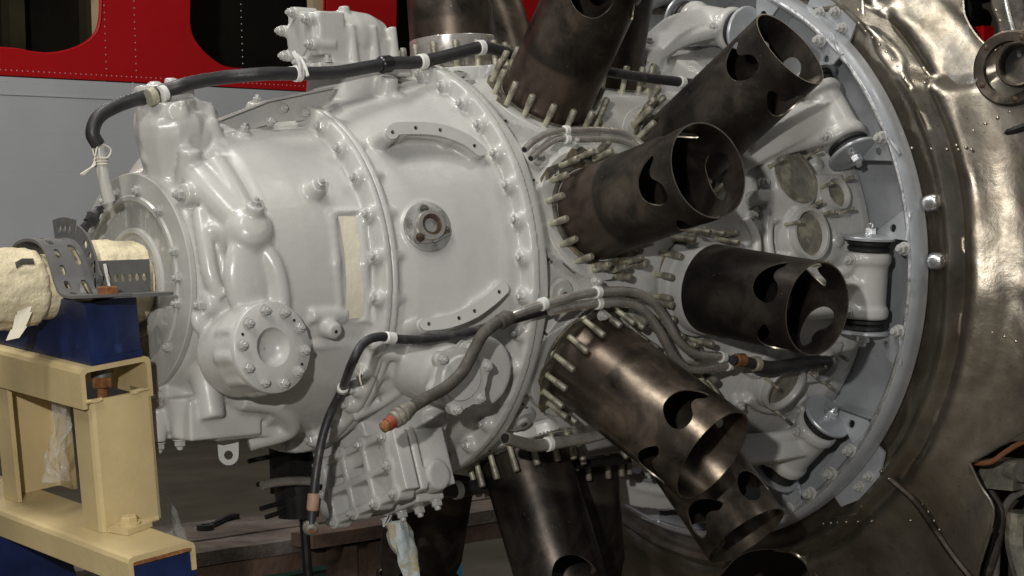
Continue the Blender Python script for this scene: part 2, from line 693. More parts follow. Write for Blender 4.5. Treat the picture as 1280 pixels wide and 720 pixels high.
w1 = opening([(-1.0, .60), (-.45, .655)] + [(0.0037, 0.6669), (0.1315, 0.6591), (0.2033, 0.6603), (0.2863, 0.6795), (0.3496, 0.7105), (0.3859, 0.7529), (0.3980, 0.8141), (0.4006, 0.8748)], [(.02, 1.12), (-1.0, 1.12)])
w2 = opening([(0.7582, 0.9179), (0.7554, 0.8546), (0.7522, 0.7807), (0.7709, 0.7344), (0.8210, 0.6895), (0.8900, 0.6556), (0.9684, 0.6458), (1.1531, 0.6514), (1.3776, 0.6643)], [(1.3959, 1.0806), (0.7627, 1.0234)])
w3 = opening([(1.7499, 0.9953), (1.7460, 0.9070), (1.7394, 0.7600), (1.7750, 0.6912), (1.8876, 0.6786), (2.1599, 0.6907), (2.2835, 0.7148), (2.3252, 0.7914), (2.3323, 0.9475)], [(2.3421, 1.1660), (1.7551, 1.1130)])
upper = sheet('upper_skin', -1.6, 4.2, BELT + .002, 1.5, 50, 14, [w1, w2, w3], wallmap, M['red'], fus, .004)
for w in (w1, w2, w3):
    mb = MB()
    pts = [FO + FD * a - FNRM * .012 + V((0, 0, b)) for a, b in w]
    mb.tube(pts + [pts[0]], .006, 6, smooth=False)
    mb.build('window_rim', M['red'], fus)
for (u0, u1) in ((((1.3398, 0.8791))[0], ((1.3951, 0.8829))[0]), ((0.4012, 0.8144)[0] - .012, (0.4044, 0.8146)[0] + .004)):
    mb = MB()
    mb.box(FO + FD * ((u0 + u1) / 2) + V((0, 0, .92)) - FNRM * .03, (abs(u1 - u0) + .004, .03, .72), (FD, FNRM, V((0, 0, 1))))
    mb.build('window_post', M['tan'], fus)
mb = MB()      # cabin shell behind the openings
mb.box(FO + FD * 1.3 + V((0, 0, .57)) - FNRM * 1.5, (5.8, .02, 2.04), (FD, FNRM, V((0, 0, 1))))
mb.box(FO + FD * 1.3 + V((0, 0, 1.6)) - FNRM * .75, (5.8, 1.5, .02), (FD, FNRM, V((0, 0, 1))))
mb.box(FO + FD * 1.3 + V((0, 0, -.44)) - FNRM * .9, (5.8, 1.2, .02), (FD, FNRM, V((0, 0, 1))))
for e in (-1.6, 4.2):
    mb.box(FO + FD * e + V((0, 0, .58)) - FNRM * .8, (.02, 1.3, 2.02), (FD, FNRM, V((0, 0, 1))))
mb.build('cabin_lining', M['cabin'], fus)
for px, rr in ((.02, .34), (.22, .46), (.66, .30), (1.02, .3)):
    mb = MB()
    c = FO + FD * px - FNRM * 1.2
    mb.lathe(c + V((0, 0, .58)), -FNRM, [(0, rr * .5), (0, rr * .58), (.04, rr * .58), (.04, rr * .5)], 40, caps=False)
    mb.box(c + FD * (rr * .9) + V((0, 0, .55)), (.07, .05, 1.9), (FD, FNRM, V((0, 0, 1))))
    mb.build('cabin_frame', M['cabinrib'], fus)
mb = MB()      # rivet lines and the lap seam


def rivrow(a, b, step, r=.0026):
    a, b = V((*a, 0)), V((*b, 0))
    n = int((b - a).length / step)
    for i in range(n + 1):
        q = a.lerp(b, i / n)
        mb.lathe(wallmap(q.x, q.y) + FNRM * .003, FNRM, [(0, r), (r * .5, r * .8), (r * .7, r * .2)], 5)


for d in (-.016, -.05, -.062):
    rivrow((-.6, BELT + d), (2.2, BELT + d), .02)
rivrow((-.6, BELT + .018), (2.2, BELT + .018), .02)
rivrow((-.6, .30), (1.4, .295), .02)
for u in (-.18, .03, .30, .62, .93):
    rivrow((u, .54), (u, -.1), .02)
for u in (.40, .52, .98):
    rivrow((u, .60), (u, 1.2), .022)
rivrow((-.3, .42), (.7, .415), .02)
struct(mb.build('rivets', M['fuse'], fus, 0), 'stuff')
mb = MB()
mb.box(FO + FD * -.02 + V((0, 0, BELT - .055)) + FNRM * .003, (1.05, .006, .003), (FD, FNRM, V((0, 0, 1))))
mb.box(FO + FD * .505 + V((0, 0, BELT - .028)) + FNRM * .003, (.003, .006, .056), (FD, FNRM, V((0, 0, 1))))
mb.build('lap_seam', M['fuse'], fus, 0)

# ------------------------------------------------------------------ the engine
eng = thing('radial_engine', 'grey painted double row radial aircraft engine with bolted nose case, between stand and mount ring', 'engine', (0, 0, -.34))

# shared fasteners ---------------------------------------------------
mb = MB()
mb.lathe((0, 0, 0), (0, 0, 1), [(0, .0105), (.0016, .0105), (.002, .0095)], 16)
mb.hexn((0, 0, .0018), (0, 0, 1), .0088, .0085)
mb.lathe((0, 0, .010), (0, 0, 1), [(0, .0048), (.005, .0048), (.0062, .0036)], 10)
mb.box((0, 0, .0122), (.0125, .0014, .0014))
NUT = mb.mesh('bolt', [M['paint2']], 30)
mb = MB()
mb.lathe((0, 0, 0), (0, 0, 1), [(0, .0088), (.0014, .0088)], 14)
mb.hexn((0, 0, .0014), (0, 0, 1), .0072, .006)
mb.lathe((0, 0, .007), (0, 0, 1), [(0, .0036), (.004, .0036), (.005, .003)], 10)
SMALLNUT = mb.mesh('bolt', [M['paint2']], 30)
mb = MB()
mb.lathe((0, 0, 0), (0, 0, 1), [(0, .0070), (.004, .0070), (.0045, .0047), (.026, .0047), (.027, .0058), (.046, .0058), (.048, .0042)], 10)
mb.m = [0 if i < 40 else 1 for i in range(len(mb.f))]
STUD = mb.mesh('stud', [M['stud'], M['thread']], 40)
mb = MB()
mb.lathe((0, 0, 0), (0, 0, 1), [(0, .008), (.006, .008), (.0065, .0042), (.020, .0042), (.021, .0066), (.030, .0066), (.031, .0045), (.034, .0045), (.035, .0066), (.046, .0066), (.048, .004)], 10)
mb.m = [0 if i < 40 else 1 for i in range(len(mb.f))]
CAPSTUD = mb.mesh('stud', [M['stud'], M['thread']], 40)

# nose case: one casting --------------------------------------------
mb = MB()
mb.lathe((0, 0, 0), (1, 0, 0), [(-.752, .001), (-.752, .158), (-.742, .168), (-.722, .176), (-.700, .196), (-.678, .220), (-.652, .236), (-.60, .243), (-.52, .249), (-.478, .251), (-.478, .001)], 96)
# mounting flange at the rear of the nose with a boss behind each nut
mb.lathe((0, 0, 0), (1, 0, 0), [(-.492, .001), (-.492, .268), (-.489, .283), (-.477, .283), (-.477, .001)], 120)
C2 = [-86, -72, -57.1, -46.9, -40.1, -33.6, -21.9, -7.2, 6.3, 20.3, 33.7, 46.8, 59.7, 73, 86.5, 100, 113]
for a in C2:
    mb.cyl(P(-.500, .266, a), P(-.4905, .269, a), .012, .0135, 14)
# upper governor-drive tower
tw = V((-0.7031, -0.0450, 0.2249))
mb.lathe(tw - V((0, 0, .075)), (-.12, -.1, 1), [(-.02, .046), (.02, .047), (.045, .051), (.075, .056), (.092, .056), (.104, .050), (.106, .040), (.124, .038), (.125, .004)], 10)
mb.cyl(V((-0.7098, -0.0300, 0.2862)) - V((0, 0, .05)), V((-0.7094, -0.0300, 0.2958)), .047, .045, 30)
for q in ((176,121,0), (192,105,0), (216,100,0), (236,118,-.05), (226,131,-.07)):
    c = V(((-0.7096, -0.0300, 0.2910))) + (V((q[0] - 205, 0, 112 - q[1])) / 850)
    mb.cyl(c - V((0, 0, .03)), c + V((0, 0, .004)), .011, .010, 12)
for px, py, y, rr in ((238, 190, -.115, .0165), (262, 164, -.075, .015), (276, 182, -.10, .0145), (248, 128, -.05, .012), (192, 150, -.09, .014), (172, 168, -.06, .012)):
    pass
for q, r, sq in ((V((-0.6870, -0.0750, 0.2162)), .034, (1, .8, 1)), (V((-0.6605, -0.0500, 0.2446)), .03, (1, 1, 1))):
    mb.ball(q, r, 20, sq)
mb.tube([V(p) for p in [(-0.7227, -0.0980, 0.2690), (-0.7155, -0.0980, 0.2407), (-0.7170, -0.0980, 0.2027)]], .008, 10, 5)
mb.tube([V(p) for p in [(-0.6687, -0.0900, 0.2419), (-0.6506, -0.0900, 0.1988), (-0.6234, -0.0900, 0.1650)]], .013, 10, 5)
for c, d, r, L in ((V((-0.7194, -0.1150, 0.1970)), V((-.1, -.35, 1)), .0165, .06), (V((-0.6650, -0.0880, 0.2325)), V((.5, -.45, .75)), .0150, .05),
                   (V((-0.6557, -0.1050, 0.2040)), V((.1, -.8, .7)), .0145, .03), (V((-0.6691, -0.0700, 0.2722)), V((.5, -.3, .8)), .0125, .05),
                   (V((-0.6539, -0.1150, 0.1975)), V((.3, -.6, .75)), .0135, .04), (V((-0.7300, -0.1000, 0.2521)), V((-.1, -.9, .4)), .015, .04)):
    d.normalize()
    mb.cyl(c - d * L, c, r * 1.25, r, 18, .002)
# oil passage ridges
for pts, r in (([(-0.7010, -0.0575, 0.1893), (-0.7063, -0.1304, 0.1420), (-0.6960, -0.1727, 0.1052), (-0.6811, -0.1992, 0.0785)], .027), ([(-0.6832, -0.1221, 0.1743), (-0.6832, -0.1673, 0.1310), (-0.6772, -0.2018, 0.0807)], .020),
               ([(-0.7255, -0.1457, 0.1063), (-0.7320, -0.1664, 0.0616), (-0.7304, -0.1778, 0.0090), (-0.7191, -0.1817, -0.0229)], .013), ([(-0.6771, -0.2054, 0.0713), (-0.6559, -0.2293, 0.0237), (-0.6447, -0.2307, -0.0258), (-0.6439, -0.2231, -0.0646)], .014),
               ([(-0.7215, -0.1637, 0.0789), (-0.7022, -0.1825, 0.0723), (-0.6784, -0.2033, 0.0737)], .016), ([(-0.7510, -0.0475, -0.1516), (-0.6879, -0.0435, -0.2049), (-0.5971, -0.0117, -0.2451)], .012)):
    mb.tube([V(p) * 1.0 for p in pts], r, 14, 6)
# swelling of the right front shoulder
for q, r, sq in (((-0.6859, -0.2107, 0.0073), .058, (.75, .35, 1.2)), ((-0.6826, -0.2047, 0.0597), .040, (.9, .5, .9)), ((-0.7410, -0.1649, -0.0546), .022, (.8, .5, 1))):
    mb.ball(q, r, 24, sq)
kb = V((-0.6807, -0.2024, 0.0702))
mb.lathe(kb, (-.25, -.9, .42), [(-.03, .044), (.012, .036), (.026, .029), (.034, .018), (.036, .004)], 28)
kq = kb + V((-.25, -.9, .42)).normalized() * .016 + V((.004, -.004, .02))
mb.cyl(kq - V((0, -.01, .02)), kq + V((-.1, -.5, .85)).normalized() * .016, .016, .014, 16)
# bolt bosses round the front cover (axis parallel to the shaft)
BOSS = [(V((-0.7198, -0.1292, 0.1291)), -.744), (V((-0.7388, -0.1713, -0.0326)), -.742), (V((-0.7330, -0.0555, -0.1682)), -.748)]
for q, xf in BOSS:
    mb.cyl((xf, q.y, q.z), (xf + .075, q.y * 1.0, q.z * 1.0), .0175, .0215, 20, .002)
# big round inspection boss
RA = V((.02, -1, .10)).normalized()
RCF = V((-0.6826, -0.2620, -0.0955))
RC = RCF - RA * .052
mb.lathe(RC - RA * .05, RA, [(0, .066), (.05, .0665), (.070, .0655), (.088, .0655), (.0965, .0655), (.0965, .034), (.074, .030), (.074, .001)], 56)
for k_ in range(5):     # vertical ribs and corner bosses of the tower
    a = R_(36 + 72 * k_)
    c = tw - V((0, 0, .02)) + V((math.cos(a), math.sin(a), 0)) * .052
    mb.box(c + V((0, 0, .02)), (.012, .012, .09))
    mb.cyl(c + V((0, 0, .04)), c + V((0, 0, .056)), .012, .011, 12)
for a in range(0, 360, 36):
    x, y, z = basis(RA)
    d = x * math.cos(R_(a + 8)) + y * math.sin(R_(a + 8))
    mb.cyl(RC + d * .057, RC + d * .057 + RA * .038, .0135, .0125, 14)
# drain spout, sump shoulder, lug and bosses below
q = V((-0.7050, -0.1235, -0.1496))
mb.lathe(q + V((.0, .02, .05)), V((.02, -.22, -1)), [(0, .034), (.05, .024), (.105, .0185), (.1065, .0165)], 24)
mb.box((-.675, -.045, -.205), (.125, .15, .060))
mb.box((-.62, -.055, -.212), (.13, .11, .056))
mb.cyl((-.725, -.08, -.17), (-.722, -.08, -.225), .030, .022, 18)
for px, py in ((226, 552), (327, 550), (200, 556)):
    c = V(ONY(px, py, -.07)) if False else None
for c in (V((-0.7354, -0.0850, -0.2325)), V((-0.5824, -0.0700, -0.2468)), V((-0.7562, -0.0600, -0.2369))):
    mb.cyl(c + V((0, 0, .05)), c, .0135, .012, 14)
mb.tube([V((-0.6634, -0.1400, -0.1782)), V((-0.5995, -0.1400, -0.1916)), V((-0.5556, -0.1100, -0.2309)), V((-0.6125, -0.0800, -0.2485))], .016, 12, 6)
# small bosses on the barrel of the nose
for q, L, r in (((-0.5665, -0.2069, 0.1276), .022, .0125), ((-0.5704, -0.2324, -0.0705), .030, .0125), ((-0.5688, -0.0598, 0.2356), .038, .0150), ((-0.6170, -0.0987, 0.2156), .012, .011)):
    q = V(q)
    d = RAD(phi_of(q))
    mb.cyl(q - d * .012, q + d * L, r * 1.6, r, 18, .0015)
mb.cyl(P(-.60, .243, -13), P(-.535, .243, -13), .012, .012, 12)
# raised frame round the recessed plate, and lower step in the case
PB = [V(p) for p in [(-0.5479, -0.2261, 0.0945), (-0.5544, -0.2434, 0.0204), (-0.5467, -0.2363, -0.0657), (-0.4995, -0.2406, -0.0680), (-0.5051, -0.2486, 0.0189), (-0.4983, -0.2314, 0.0985)]]
mb.tube(PB + [PB[0]], .0085, 10, smooth=False)
mb.tube([P(s, .246, -24) for s in (-.60, -.56, -.52, -.49)], .008, 10, 3)
mb.lathe((0, 0, 0), (1, 0, 0), [(-.60, .001), (-.60, .250), (-.49, .256), (-.49, .001)], 60, 25, 110, (0, -1, 0), False)
nose = cast('nose_case', mb, M['paint'], eng, .0032, 4)

# front cover plate, oil seal, shaft ---------------------------------
mb = MB()
mb.lathe((0, 0, 0), (1, 0, 0), [(-.748, .166), (-.7555, .166), (-.757, .1645), (-.757, .133), (-.7605, .131), (-.7605, .125), (-.756, .1235), (-.752, .118), (-.752, .084), (-.757, .082), (-.758, .076), (-.754, .0735), (-.748, .070), (-.730, .0685), (-.730, .05)], 96, caps=False)
cover = mb.build('front_cover', M['paint2'], eng)
for r, a in [(0.1409, 106.0485), (0.1414, 79.5751), (0.1388, 50.6157), (0.1351, 20.1163), (0.1335, 3.3430), (0.1321, -12.9898), (0.1378, -43.4915), (0.1367, 134.3174)]:
    inst('bolt', SMALLNUT, P(-.757, r, a), FX, eng, spin=random.random() * 3)
for a in (-75, -95, -115, 120, 140):
    inst('bolt', SMALLNUT, P(-.757, .146, a), FX, eng, spin=random.random() * 3)
for q, xf in BOSS:
    inst('bolt', NUT, (xf, q.y, q.z), FX, eng, spin=random.random() * 3)
mb = MB()
mb.lathe((0, 0, 0), (1, 0, 0), [(-.79, .052), (-.70, .060), (-.70, .0705), (-.742, .0705)], 40, caps=False)
mb.build('oil_seal', M['blackmetal'], eng)


def wrapped(name, x0, x1, r0, amp, seed, parent):
    m_ = MB()
    n, k = 72, 40
    vs_ = []
    for i in range(k + 1):
        x = x0 + (x1 - x0) * i / k
        for j in range(n):
            a = 2 * math.pi * j / n
            e = min(i, k - i) / 3
            r = r0 * (min(1, .62 + .38 * min(1, e)) if e < 1 else 1)
            p = V((x * 22 + seed, 5 * math.cos(a), 5 * math.sin(a)))
            r += amp * (noise.noise(p * .8) + .6 * abs(noise.noise(p * 2.1)) + .3 * noise.noise(p * 5))
            vs_.append((x, -r * math.cos(a), r * math.sin(a)))
    fs = [(i * n + j, i * n + (j + 1) % n, (i + 1) * n + (j + 1) % n, (i + 1) * n + j) for i in range(k) for j in range(n)]
    fs += [tuple(range(n)), tuple(k * n + j for j in range(n))]
    m_.add(vs_, fs)
    return m_.build(name, M['tape'], parent, 60)


shaft = wrapped('propeller_shaft', -1.20, -.905, .056, .0045, 3.1, eng)
shaft['label'] = 'propeller shaft wrapped in masking paper'
wrapped('shaft_wrapping', -.862, -.748, .0635, .004, 8.3, shaft)
mb = MB()
mb.cyl((-1.0, 0, 0), (-.74, 0, 0), .048, n=32)
mb.build('shaft_core', M['tape'], shaft)
mb = MB()          # loose tail of tape and a torn dark label
tp = [V(p) for p in [(-0.9580, -0.0480, -0.0134), (-0.9626, -0.0480, -0.0360), (-0.9709, -0.0480, -0.0562), (-0.9814, -0.0480, -0.0716)]]
for i in range(3):
    a, b = tp[i], tp[i + 1]
    w = V((.011, -.004, .002))
    mb.add([a - w, a + w, b + w * .8, b - w * .8], [(0, 1, 2, 3)])
mb.build('tape_tail', M['cream'], shaft)
mb = MB()
a = [V(p) for p in [(-0.9785, -0.0580, 0.0374), (-0.9672, -0.0580, 0.0428), (-0.9498, -0.0580, 0.0423), (-0.9476, -0.0580, 0.0331), (-0.9651, -0.0580, 0.0336), (-0.9764, -0.0580, 0.0283)]]
mb.add(a, [tuple(range(6))])
mb.build('torn_label', M['gasket'], shaft)

# recessed plate pasted over with cream tape
mb = MB()
n = 10
row = []
for i in range(n + 1):
    t = i / n
    a = V((-0.5404, -0.2278, 0.0920)).lerp(V((-0.5418, -0.2378, -0.0612)), t)
    b = V((-0.5056, -0.2310, 0.0938)).lerp(V((-0.5060, -0.2417, -0.0616)), t)
    for q in (a, b):
        ph = phi_of(q)
        row.append(P(q.x, .2505 + .001 * noise.noise(q * 30), ph))
mb.add(row, [(2 * i, 2 * i + 1, 2 * i + 3, 2 * i + 2) for i in range(n)])
mb.build('masking_tape', M['cream'], eng)

# nuts along both case flanges
for a in C2:
    inst('bolt', NUT, P(-.4925, .2693, a), FX, eng, spin=random.random() * 3)

# round cover with dimple and its ten bolts
mb = MB()
mb.lathe(RCF - RA * .006, RA, [(-.004, .0665), (.004, .0665), (.0055, .065), (.006, .0285), (.001, .0265), (-.008, .021), (-.0135, .012), (-.0155, .001)], 56, caps=False)
rc = mb.build('round_cover', M['paint'], eng, 50)
x, y, z = basis(RA, (0, 0, 1))
for i, a in enumerate((10, 48, 84, 120, 156, 192, 226, 262, 298, 334)):
    d = x * math.cos(R_(a)) + y * math.sin(R_(a))
    inst('bolt', SMALLNUT, RCF + d * .0545, RA, rc, spin=random.random() * 3)
for a in (67, 240, 312):
    mb = MB()
    d = x * math.cos(R_(a)) + y * math.sin(R_(a))
    mb.cyl(RCF + d * .055 - RA * .002, RCF + d * .055 + RA * .0006, .0022, n=8)
    mb.build('dowel_hole', M['black'], rc)
# boss bolts, spout end, drain bolts
for q, L in (((-0.5665, -0.2069, 0.1276), .022), ((-0.5688, -0.0598, 0.2356), .038), ((-0.6170, -0.0987, 0.2156), .012)):
    d = RAD(phi_of(q))
    inst('bolt', SMALLNUT, V(q) + d * L, d, eng)
inst('bolt', SMALLNUT, kq + V((-.1, -.5, .85)).normalized() * .016, (-.1, -.5, .85), eng)
q = V((-0.5704, -0.2324, -0.0705))
d = RAD(phi_of(q))
mb = MB()
mb.cyl(q + d * .0295, q + d * .0306, .0028, n=10)
mb.build('plug_hole', M['black'], eng)
for c in (V((-0.7355, -0.0850, -0.2337)), V((-0.5824, -0.0700, -0.2481)), V((-0.7563, -0.0600, -0.2381))):
    inst('bolt', NUT, c, (0, 0, -1), eng)
# lifting lug
lug = V((-0.6415, -0.0700, -0.2673))
lx, ly, lz = V((.76, -.65, 0)), V((0, 0, 1)), V((-.65, -.76, 0))
LO = [(math.cos(R_(a)) * .0155, math.sin(R_(a)) * .0155) for a in range(180, 361, 15)] + [(.0165, .03), (-.0165, .03)]
sheet('lifting_lug', -.02, .02, -.02, .034, 4, 6, [ell(0, 0, .0068, .0072, 14)], lambda a, b: lug + lx * a + ly * b, M['paint'], eng, .012, outline=LO)
# grey bracket plate bolted across the top of the case
bp = [(-.657, .242), (-.57, .272), (-.445, .296), (-.436, .292), (-.481, .246), (-.549, .240), (-.615, .225)]
mb = MB()
mb.prism(bp, (0, -.09, 0), (1, 0, 0), (0, 0, 1), (0, -1, 0), 0, .003)
mb.prism([(-.657, .2405), (-.57, .2705), (-.445, .2945), (-.445, .2975), (-.57, .2735), (-.657, .2435)], (0, -.09, 0), (1, 0, 0), (0, 0, 1), (0, -1, 0), .003, .014)
br = mb.build('bracket_plate', M['bracket'], eng, 0)
br.data.materials[0] = M['paint2']
for q in [(-0.5390, -0.0940, 0.2623), (-0.4987, -0.0940, 0.2557), (-0.5620, -0.0940, 0.2410)]:
    inst('bolt', SMALLNUT, q, (0, -1, 0), br)

# front case between the two bolted flanges ---------------------------
mb = MB()
mb.lathe((0, 0, 0), (1, 0, 0), [(-.478, .001), (-.478, .281), (-.470, .283), (-.466, .281), (-.460, .272), (-.43, .284), (-.36, .303), (-.30, .316), (-.283, .322), (-.2605, .3255), (-.2605, .352), (-.246, .354), (-.246, .001)], 120)
C3 = [-75, -65.4, -55.9, -46.1, -35.8, -26.6, -16.8, -6.8, 3.5, 13.6, 23.4, 33.2, 43.5, 53, 63, 73.1, 83, 93, 103, 113]
for a in C3:
    mb.cyl(P(-.270, .332, a), P(-.2610, .336, a), .012, .0135, 14)
for a in C2:
    mb.cyl(P(-.477, .269, a), P(-.445, .266, a), .0145, .011, 14)
GO, GNN = V((-0.4076, -0.2767, 0.0704)), V((-0.2149, -0.9465, 0.2408))
GUU = (V((1, 0, 0)) - GNN * GNN.x).normalized()
GVV = GNN.cross(GUU)
mb.lathe(GO - GNN * .03, GNN, [(0, .052), (.028, .043), (.034, .0405), (.036, .039), (.036, .020), (.010, .018), (.010, .001)], 40)
RAILS = [[(-0.0322, 0.1495), (-0.0186, 0.1564), (0.0420, 0.1518), (0.0872, 0.1351), (0.1123, 0.1142)], [(-0.0360, -0.1493), (0.0003, -0.1493), (0.0432, -0.1399), (0.0814, -0.1223), (0.1057, -0.1070)]]
for rail in RAILS:
    pts = spline([V((a, b, 0)) for a, b in rail], 5)
    for t in (0, .34, .66, 1):
        a = pts[int(t * (len(pts) - 1))]
        c = GO + GUU * a.x + GVV * a.y + GNN * .006
        mb.cyl(c - GNN * .055, c, .0165, .0115, 16)
    mb.tube([GO + GUU * a.x + GVV * a.y + GNN * -.008 for a in pts[::3] + [pts[-1]]], .0115, 12, 4)
    mb.tube([GO + GUU * a.x + GVV * a.y + GNN * -.024 for a in pts[::3] + [pts[-1]]], .010, 12, 4)
for q, L, r in (((-0.3432, -0.1007, 0.2877), .03, .0165), ((-0.3854, -0.2808, -0.0805), .02, .013), ((-0.3327, -0.1185, 0.2840), .006, .012), ((-0.3439, -0.0270, 0.3035), .006, .02)):
    q = V(q)
    d = RAD(phi_of(q))
    mb.cyl(q - d * .02, q + d * L, r * 1.3, r, 18, .0015)
mb.cyl(V((-0.3700, -0.0300, 0.3103)) - V((0, 0, .10)), V((-0.3695, -0.0300, 0.3233)), .072, .062, 40)   # pedestal under the governor
# lower accessory pedestals
AA = V((-.10, -1, -.12)).normalized()
AC = V((-0.4088, -0.3350, -0.1530))
mb.lathe(AC - AA * .10, AA, [(0, .050), (.07, .047), (.108, .046)], 44)
mb.lathe(V((-0.3420, -0.3000, -0.1501)) - AA * .08, AA, [(0, .064), (.06, .060), (.100, .057), (.104, .054)], 40)
for q, L, r in (((-0.3484, -0.2039, -0.2245), .028, .021),):
    q = V(q)
    d = V((-.45, -.7, -.55)).normalized()
    mb.cyl(q - d * .03, q + d * L, r * 1.15, r, 22, .002)
mb.tube([(-0.4883, -0.2473, -0.1144), (-0.4173, -0.2539, -0.1246), (-0.3802, -0.2555, -0.1453)], .012, 10, 4)
mb.tube([(-0.4870, -0.1793, -0.2145), (-0.4390, -0.1983, -0.1927), (-0.4072, -0.2395, -0.1564)], .010, 10, 4)
mb.box(P(-.40, .30, -70), (.11, .15, .06), (V((1, 0, 0)), TAN(-70), RAD(-70)))
front_case = cast('front_case', mb, M['paint'], eng, .0032, 4)
for a in C3:
    inst('bolt', NUT, P(-.263, .3365, a), FX, eng, spin=random.random() * 3)

# flat-topped rails with threaded holes
for rail in RAILS:
    pts = spline([V((a, b, 0)) for a, b in rail], 6)
    o1, o2 = [], []
    for i, a in enumerate(pts):
        t = (pts[min(i + 1, len(pts) - 1)] - pts[max(0, i - 1)]).normalized()
        nn = V((-t.y, t.x, 0)) * .0098
        o1.append((a.x + nn.x, a.y + nn.y))
        o2.append((a.x - nn.x, a.y - nn.y))

    def endcap(c, frm, to, sgn):
        out = []
        a0 = math.atan2(frm[1] - c.y, frm[0] - c.x)
        for k in range(1, 6):
            a = a0 + sgn * math.pi * k / 6
            out.append((c.x + .0098 * math.cos(a), c.y + .0098 * math.sin(a)))
        return out
    ol = o1 + endcap(pts[-1], o1[-1], o2[-1], -1) + o2[::-1] + endcap(pts[0], o2[0], o1[0], -1)
    hs = [ell(pts[int(t * (len(pts) - 1))].x, pts[int(t * (len(pts) - 1))].y, .0034, .0034, 10) for t in (.07, .38, .55, .95)]
    us, vs2 = [p[0] for p in ol], [p[1] for p in ol]
    pad = sheet('mounting_rail', min(us), max(us), min(vs2), max(vs2), 20, 8, hs, lambda a, b: GO + GUU * a + GVV * b + GNN * .0105, M['paint'], eng, .007, outline=ol)
    for t, mt in ((.07, 1), (.38, 0), (.55, 1), (.95, 0)):
        mb = MB()
        a = pts[int(t * (len(pts) - 1))]
        c = GO + GUU * a.x + GVV * a.y
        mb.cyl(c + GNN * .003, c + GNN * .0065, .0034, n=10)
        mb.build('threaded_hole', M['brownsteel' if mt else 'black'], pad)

# splined drive fitting: round seat, three-cornered flange, nuts, splined sleeve
mb = MB()
mb.lathe(GO, GNN, [(.003, .0395), (.0065, .0395), (.0075, .038), (.0075, .0145), (-.01, .0145)], 40, caps=False)
fit = mb.build('drive_fitting', M['seat'], eng)
tri = []
for k in range(3):
    a0 = 100 + 120 * k
    for a in range(a0 - 34, a0 + 35, 17):
        tri.append((.026 * math.cos(R_(a0)) + .0095 * math.cos(R_(a)), .026 * math.sin(R_(a0)) + .0095 * math.sin(R_(a))))
    am = R_(a0 + 60)
    tri.append((.0265 * math.cos(am), .0265 * math.sin(am)))
mb = MB()
mb.prism(tri, GO, GUU, GVV, GNN, .0077, .0140)
mb.build('triangular_flange', M['bracket2'], fit, 30)
mb = MB()
mb.lathe(GO, GNN, [(.012, .0240), (.021, .0232), (.0235, .0220), (.0235, .0165), (.002, .0165)], 32, caps=False)
mb.build('sleeve', M['tube'], fit)
mb = MB()
mb.lathe(GO, GNN, [(.0135, .0164), (.0205, .0164), (.0205, .0125), (-.012, .0125), (-.012, .001)], 28, caps=False)
for k in range(16):
    a = R_(360 / 16 * k)
    c = GO + (GUU * math.cos(a) + GVV * math.sin(a)) * .0122 + GNN * .0125
    mb.box(c, (.0014, .0014, .016), (GUU, GVV, GNN))
mb.build('splined_bore', M['brownsteel'], fit)
for k in range(3):
    a = R_(100 + 120 * k)
    o = inst('nut', SMALLNUT.copy(), GO + (GUU * math.cos(a) + GVV * math.sin(a)) * .0265 + GNN * .0140, GNN, fit)
    o.data.materials[0] = M['brownsteel'] if k == 1 else M['gasket']
    o.scale = (.8, .8, .8)

# accessory cover with lugs (below the hoses)
AF = AC + AA * .010
LUGS = (20, 78, 140, 200, 262, 318)
mb = MB()
ol = []
ax_, ay_, az_ = basis(AA, (1, 0, 0))
for a in range(0, 360, 6):
    r = .047
    for L in LUGS:
        d = abs((a - L + 180) % 360 - 180)
        r = max(r, .047 + .010 * max(0, 1 - (d / 16) ** 2))
    ol.append((r * math.cos(R_(a)), r * math.sin(R_(a))))
mb.prism(ol, AF, ax_, ay_, az_, -.004, .010)
mb.lathe(AF, AA, [(.010, .036), (.013, .033), (.0145, .001)], 40)
ac = mb.build('accessory_cover', M['paint'], eng, 40)
for L in (20, 78, 140, 200, 262, 318):
    inst('bolt', SMALLNUT, AF + (ax_ * math.cos(R_(L)) + ay_ * math.sin(R_(L))) * .0475 + AA * .010, AA, ac)

